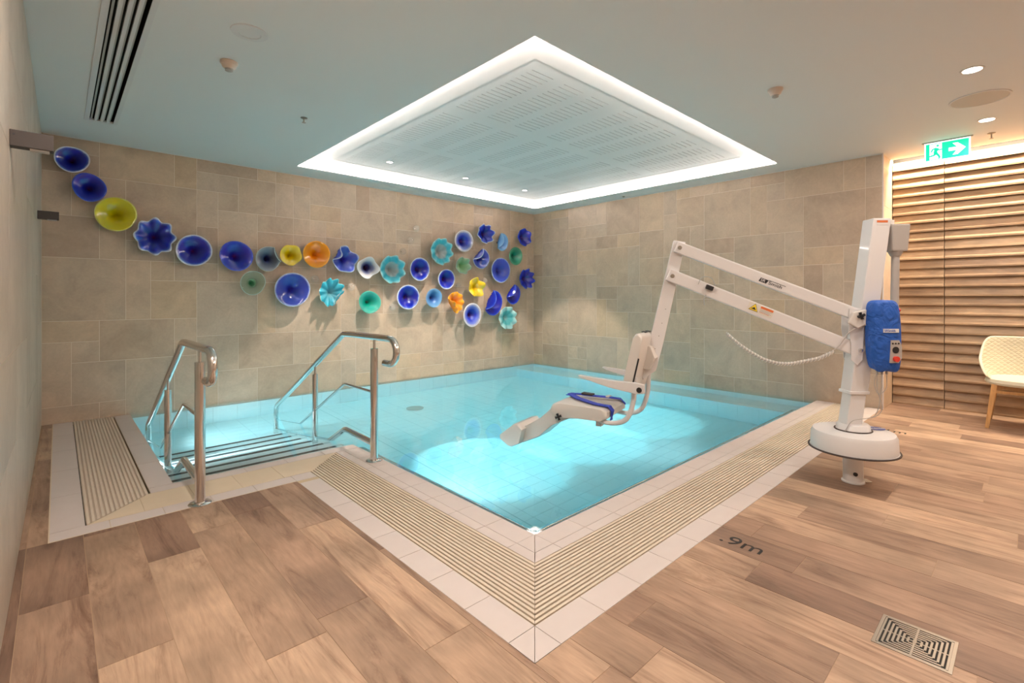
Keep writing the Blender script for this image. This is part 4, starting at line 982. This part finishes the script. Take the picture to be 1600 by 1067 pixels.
bc.modifiers.new('sub', 'SUBSURF').levels = 1; bc.modifiers['sub'].render_levels = 2
m = MB(); zc = .868; m.prism([(.100, -.182, zc-.070), (.155, -.182, zc-.070), (.174, -.182, zc-.04), (.174, -.182, zc+.03), (.158, -.182, zc+.07), (.105, -.182, zc+.07)], (0, -.006, 0)); ct_ = hp(m, 'control_panel', M['grey'], bc)
m = MB().tube([(.135, -.186, zc+.01), (.135, -.191, zc+.01)], .020, 18); hp(m, 'dial', M['black'], bc)
m = MB().tube([(.134, -.186, zc-.045), (.134, -.204, zc-.045)], .017, 18); hp(m, 'stop_button', M['red'], bc)
for q in range(3): hp(MB().tube([(.117+q*.018, -.187, zc+.05), (.117+q*.018, -.191, zc+.05)], .005, 8), 'button', M['black'], bc)
hp(MB().box(.060, .155, -.1895, -.1835, .985, 1.008), 'logo_patch', M['white'], bc)
text_obj('logo_lettering', 'SRSmith', .021, M['blue'], bc, frame_matrix((.064, -.1900, .990), (1, 0, 0), (0, 0, 1), (0, -1, 0)))
hp(MB().tube([(.180, -.12, 1.122), (.212, -.12, 1.122)], .010, 12), 'red_plug', M['red'])
m = MB().lathe([(.034, 0), (.034, .012)], seg=28); m.v = [(.205+a, -.06-c, .775+b) for a, b, c in m.v]; hp(m, 'round_plate', M['whiteplastic'], smooth=True)
for q, xx in enumerate((.085, .115, .145)):
    hp(MB().tube([(xx, -.10, .742), (xx, -.10, .715)], .007, 8), 'cable_plug', M['grey'])
    hp(MB().tube([(xx, -.10, .72), (xx-.01, -.11, .62), (.125-.03*q, -.10, .50), (.12-.02*q, -.06, .44), (.05, -.06, .425), (-.065, -.08, .42), (-.090, -.06, .345)] if q < 2 else
                [(xx, -.10, .72), (.14, -.11, .62), (.09, -.10, .58), (.06, -.10, .66), (.09, -.10, .74)], .0025, 6, bend=.04), 'cable', M['grey'], smooth=True)

# seat assembly
f30 = math.radians(30); sf = Vector((-math.cos(f30), math.sin(f30), 0)); sw = Vector((math.sin(f30), math.cos(f30), 0))
S0 = Vector((.784-2.146, 3.47-3.18, 0))
def sp(t, z, w_=0.): return S0+sf*t+sw*w_+Vector((0, 0, z))
def sprism(pts, w0, w1): return MB().prism([sp(t, z, w0) for t, z in pts], sw*(w1-w0))
def hull_panel(prof, ws, ins=.02):
    """loft of profile across width with softened ends"""
    m = MB(); n = len(prof); cx = sum(p[0] for p in prof)/n; cz = sum(p[1] for p in prof)/n; st = [(-ws, 1-ins*4), (-ws+.008, 1-ins), (-ws+.025, 1), (ws-.025, 1), (ws-.008, 1-ins), (ws, 1-ins*4)]
    for w_, k in st:
        for t, z in prof: m.v.append(tuple(sp(cx+(t-cx)*k, cz+(z-cz)*k, w_)))
    for i in range(len(st)-1):
        for j in range(n): m.f.append((i*n+j, i*n+(j+1) % n, (i+1)*n+(j+1) % n, (i+1)*n+j)); m.mi.append(0)
    m.f += [tuple(range(n))[::-1], tuple(range((len(st)-1)*n, len(st)*n))]; m.mi += [0, 0]
    return m
bk = hp(hull_panel([(.035, .575), (-.048, .93), (-.065, .955), (-.085, .960), (-.105, .945), (-.112, .92), (-.090, .78), (-.035, .565), (.0, .555)], .20), 'backrest', M['whiteplastic'], smooth=True)
hp(sprism([(-.095, .79), (-.085, .795), (-.040, .60), (-.050, .595)], -.203, -.201), 'side_slot', M['black'], bk)
for q in (-.06, .03): hp(sprism([(-.098, .962), (-.068, .966), (-.066, .960), (-.096, .956)], q, q+.05), 'top_slot', M['black'], bk)
hp(sprism([(-.12, .86), (-.045, .87), (-.03, .80), (-.06, .70), (-.11, .70), (-.155, .78)], -.03, .05), 'mount_block', M['whiteplastic'], bevel=.006)
for sgn in (-1, 1):
    w0 = sgn*.235
    b_ = -.140 if sgn < 0 else .0
    hp(sprism([(b_, .628), (b_+.055, .636), (.10, .640), (.325, .658), (.332, .650), (.30, .636), (.10, .588), (b_+.05, .562), (b_, .570)], w0-.014, w0+.014), 'armrest', M['white'], bevel=.004)
    if sgn < 0: hp(MB().tube([sp(-.108, .592, w0-.020), sp(-.108, .592, w0+.020)], .018, 16), 'pivot_knob', M['black'], smooth=True)
    hp(MB().tube([sp(-.055, .66, sgn*.17), sp(-.045, .48, sgn*.17), sp(.0, .36, sgn*.17), sp(.10, .325, sgn*.17), sp(.20, .335, sgn*.17)], .017, 14, bend=.06), 'frame_tube', M['white'], smooth=True)
pn = hp(hull_panel([(.13, .365), (.13, .405), (.16, .425), (.50, .436), (.555, .420), (.575, .385), (.56, .345), (.50, .325), (.38, .335), (.17, .335)], .205), 'seat_pan', M['whiteplastic'], smooth=True)
hp(sprism([(.20, .335), (.24, .335), (.24, .285), (.20, .285)], -.14, -.08), 'drain_bracket', M['whiteplastic'], bevel=.003)
fr_ = hp(hull_panel([(.54, .415), (.60, .375), (.70, .285), (.83, .205), (.86, .195), (.90, .185), (1.00, .125), (.985, .075), (.93, .052), (.86, .065), (.72, .130), (.60, .235), (.47, .300), (.50, .335)], .105), 'leg_rest', M['whiteplastic'], smooth=True)
ft = hp(hull_panel([(.83, .185), (.875, .222), (.915, .215), (1.045, .115), (1.040, .085), (.965, .040), (.93, .036), (.86, .070)], .165), 'foot_rest', M['whiteplastic'], smooth=True)
P_ = sp(.50, .335, -.214); starknob(P_, .024)
# webbing belt laid over the pan
def strip(pts, w_, th=.004):
    m = MB(); P = [Vector(p) for p in pts]; n = len(P)
    for i, p in enumerate(P):
        d = (P[min(i+1, n-1)]-P[max(i-1, 0)]).normalized(); s_ = d.cross(Vector((0, 0, 1))).normalized()*w_/2
        if s_.length < 1e-4: s_ = sf*w_/2
        up = s_.cross(d).normalized()*th
        m.v += [tuple(p-s_), tuple(p+s_), tuple(p+s_+up), tuple(p-s_+up)]
    for i in range(n-1):
        for j in range(4): m.f.append((i*4+j, i*4+(j+1) % 4, (i+1)*4+(j+1) % 4, (i+1)*4+j)); m.mi.append(0)
    m.f += [(3, 2, 1, 0), (4*n-4, 4*n-3, 4*n-2, 4*n-1)]; m.mi += [0, 0]
    return m
hp(strip([sp(.125, .340, -.13), sp(.118, .405, -.13), sp(.14, .432, -.13), sp(.25, .436, -.12), sp(.42, .445, -.04), sp(.50, .449, .03), sp(.54, .445, .05)], .050, .006), 'seat_belt', M['strap'])
hp(strip([sp(.12, .40, .15), sp(.15, .436, .14), sp(.24, .447, .10), sp(.36, .452, .07), sp(.46, .454, .07), sp(.55, .446, .09)], .050, .006), 'seat_belt', M['strap'])
hp(sprism([(.34, .458), (.43, .462), (.43, .474), (.34, .470)], .04, .095), 'buckle', M['rubber'], bevel=.004)
hp(sprism([(.22, .452), (.245, .453), (.245, .462), (.22, .461)], .075, .13), 'strap_slider', M['whiteplastic'])

# ------------------------------------------------------------------ lounge chair
ch = empty('lounge_chair', (6.43, .005, 0), PI, 'cream quilted tub chair with oak legs in front of the board wall', 'chair')
def quilt():
    m, n, l, b = new_mat('quilted_cream_fabric')
    b.inputs['Roughness'].default_value = .85
    tc = n.new('ShaderNodeTexCoord'); sx = n.new('ShaderNodeSeparateXYZ'); l.new(tc.outputs['Object'], sx.inputs[0])
    outs = []
    for s in (1, -1):
        a = n.new('ShaderNodeMath'); a.operation = 'MULTIPLY'; a.inputs[1].default_value = s*.8; l.new(sx.outputs['Y'], a.inputs[0])
        c = n.new('ShaderNodeMath'); c.operation = 'ADD'; l.new(a.outputs[0], c.inputs[0]); l.new(sx.outputs['Z'], c.inputs[1])
        d = n.new('ShaderNodeMath'); d.operation = 'MULTIPLY'; d.inputs[1].default_value = PI/.036; l.new(c.outputs[0], d.inputs[0])
        e = n.new('ShaderNodeMath'); e.operation = 'SINE'; l.new(d.outputs[0], e.inputs[0])
        f = n.new('ShaderNodeMath'); f.operation = 'ABSOLUTE'; l.new(e.outputs[0], f.inputs[0])
        g_ = n.new('ShaderNodeMath'); g_.operation = 'POWER'; g_.inputs[1].default_value = .4; l.new(f.outputs[0], g_.inputs[0]); outs.append(g_)
    mi = n.new('ShaderNodeMath'); mi.operation = 'MINIMUM'; l.new(outs[0].outputs[0], mi.inputs[0]); l.new(outs[1].outputs[0], mi.inputs[1])
    bp = n.new('ShaderNodeBump'); bp.inputs['Strength'].default_value = .9; bp.inputs['Distance'].default_value = .006; l.new(mi.outputs[0], bp.inputs['Height']); l.new(bp.outputs[0], b.inputs['Normal'])
    b.inputs['Base Color'].default_value = (.62, .56, .41, 1)
    return m
# local frame: +x towards the viewer side (world -X), +y = world -Y
def shell_pts(inner):
    out = []; NA, NZ = 48, 8
    for i in range(NA+1):
        th = math.radians(-128+256*i/NA)            # 0 = back centre (local -x)
        at_ = abs(math.degrees(th))
        top = .825 if at_ < 48 else (.825-(.825-.64)*(1-math.cos(PI*min(1, (at_-48)/44)))/2 if at_ < 92 else .64-(.64-.475)*((at_-92)/36)**1.6)
        for j in range(NZ+1):
            s_ = j/NZ; k = .80+.20*math.sin(s_*PI/2)+(0.03*s_)
            if inner: k -= .075
            rx, ry = .30*k, .345*k
            e = 2.5; c_, q_ = math.cos(th), math.sin(th); r_ = (abs(c_)**e+abs(q_)**e)**(-1/e)
            out.append((-rx*r_*c_, ry*r_*q_, .425+(top-.425)*s_))
    return out, NA, NZ
o_, NA, NZ = shell_pts(False); i_, _, _ = shell_pts(True)
m = MB(); m.v = o_+i_; no = len(o_); W_ = NZ+1
for i in range(NA):
    for j in range(NZ):
        a = i*W_+j; m.f.append((a, a+1, a+W_+1, a+W_)); m.mi.append(0); m.f.append((no+a, no+a+W_, no+a+W_+1, no+a+1)); m.mi.append(1)
    a = i*W_+NZ; m.f.append((a, no+a, no+a+W_, a+W_)); m.mi.append(0)
    a = i*W_; m.f.append((a, a+W_, no+a+W_, no+a)); m.mi.append(0)
for j in range(NZ):
    a = j; m.f.append((a, no+a, no+a+1, a+1)); a = NA*W_+j; m.f.append((a, a+1, no+a+1, no+a)); m.mi += [0, 0]
sh = m.build('shell', [M['fabric'], quilt()], ch, smooth=True); sh.modifiers.new('sub', 'SUBSURF').render_levels = 1
m = MB(); prof = [(.80, .395), (.90, .402), (.93, .420), (.90, .448), (.75, .460), (.0001, .462)]
base = 0
for r_, z in prof:
    for k in range(48):
        a = 2*PI*k/48; e = 2.6; q = (abs(math.cos(a))**e+abs(math.sin(a))**e)**(-1/e); m.v.append((.02+.30*r_*q*math.cos(a), .335*r_*q*math.sin(a), z))
for i in range(len(prof)-1):
    for k in range(48): m.f.append((i*48+k, i*48+(k+1) % 48, (i+1)*48+(k+1) % 48, (i+1)*48+k)); m.mi.append(0)
m.f.append(tuple(range(48))[::-1]); m.mi.append(0)
m.build('seat_cushion', M['fabric'], ch, smooth=True)
for sx, sy in ((1, 1), (1, -1), (-1, 1), (-1, -1)):
    tx, ty = .20*sx, .235*sy; bx_, by_ = .245*sx, .285*sy; a = .021; b_ = .014
    MB().hexa([(bx_-b_, by_-b_, 0), (bx_+b_, by_-b_, 0), (bx_+b_, by_+b_, 0), (bx_-b_, by_+b_, 0)], [(tx-a, ty-a, .405), (tx+a, ty-a, .405), (tx+a, ty+a, .405), (tx-a, ty+a, .405)]).build('leg', M['oak'], ch, bevel=.004)
for y in (-.235, .235): MB().box(-.20, .20, y-.012, y+.012, .355, .398).build('apron', M['oak'], ch, bevel=.003)
for x in (-.20, .20): MB().box(x-.012, x+.012, -.235, .235, .355, .398).build('apron', M['oak'], ch, bevel=.003)
MB().box(.205, .228, -.25, .25, .325, .350).build('stretcher', M['oak'], ch, bevel=.003)
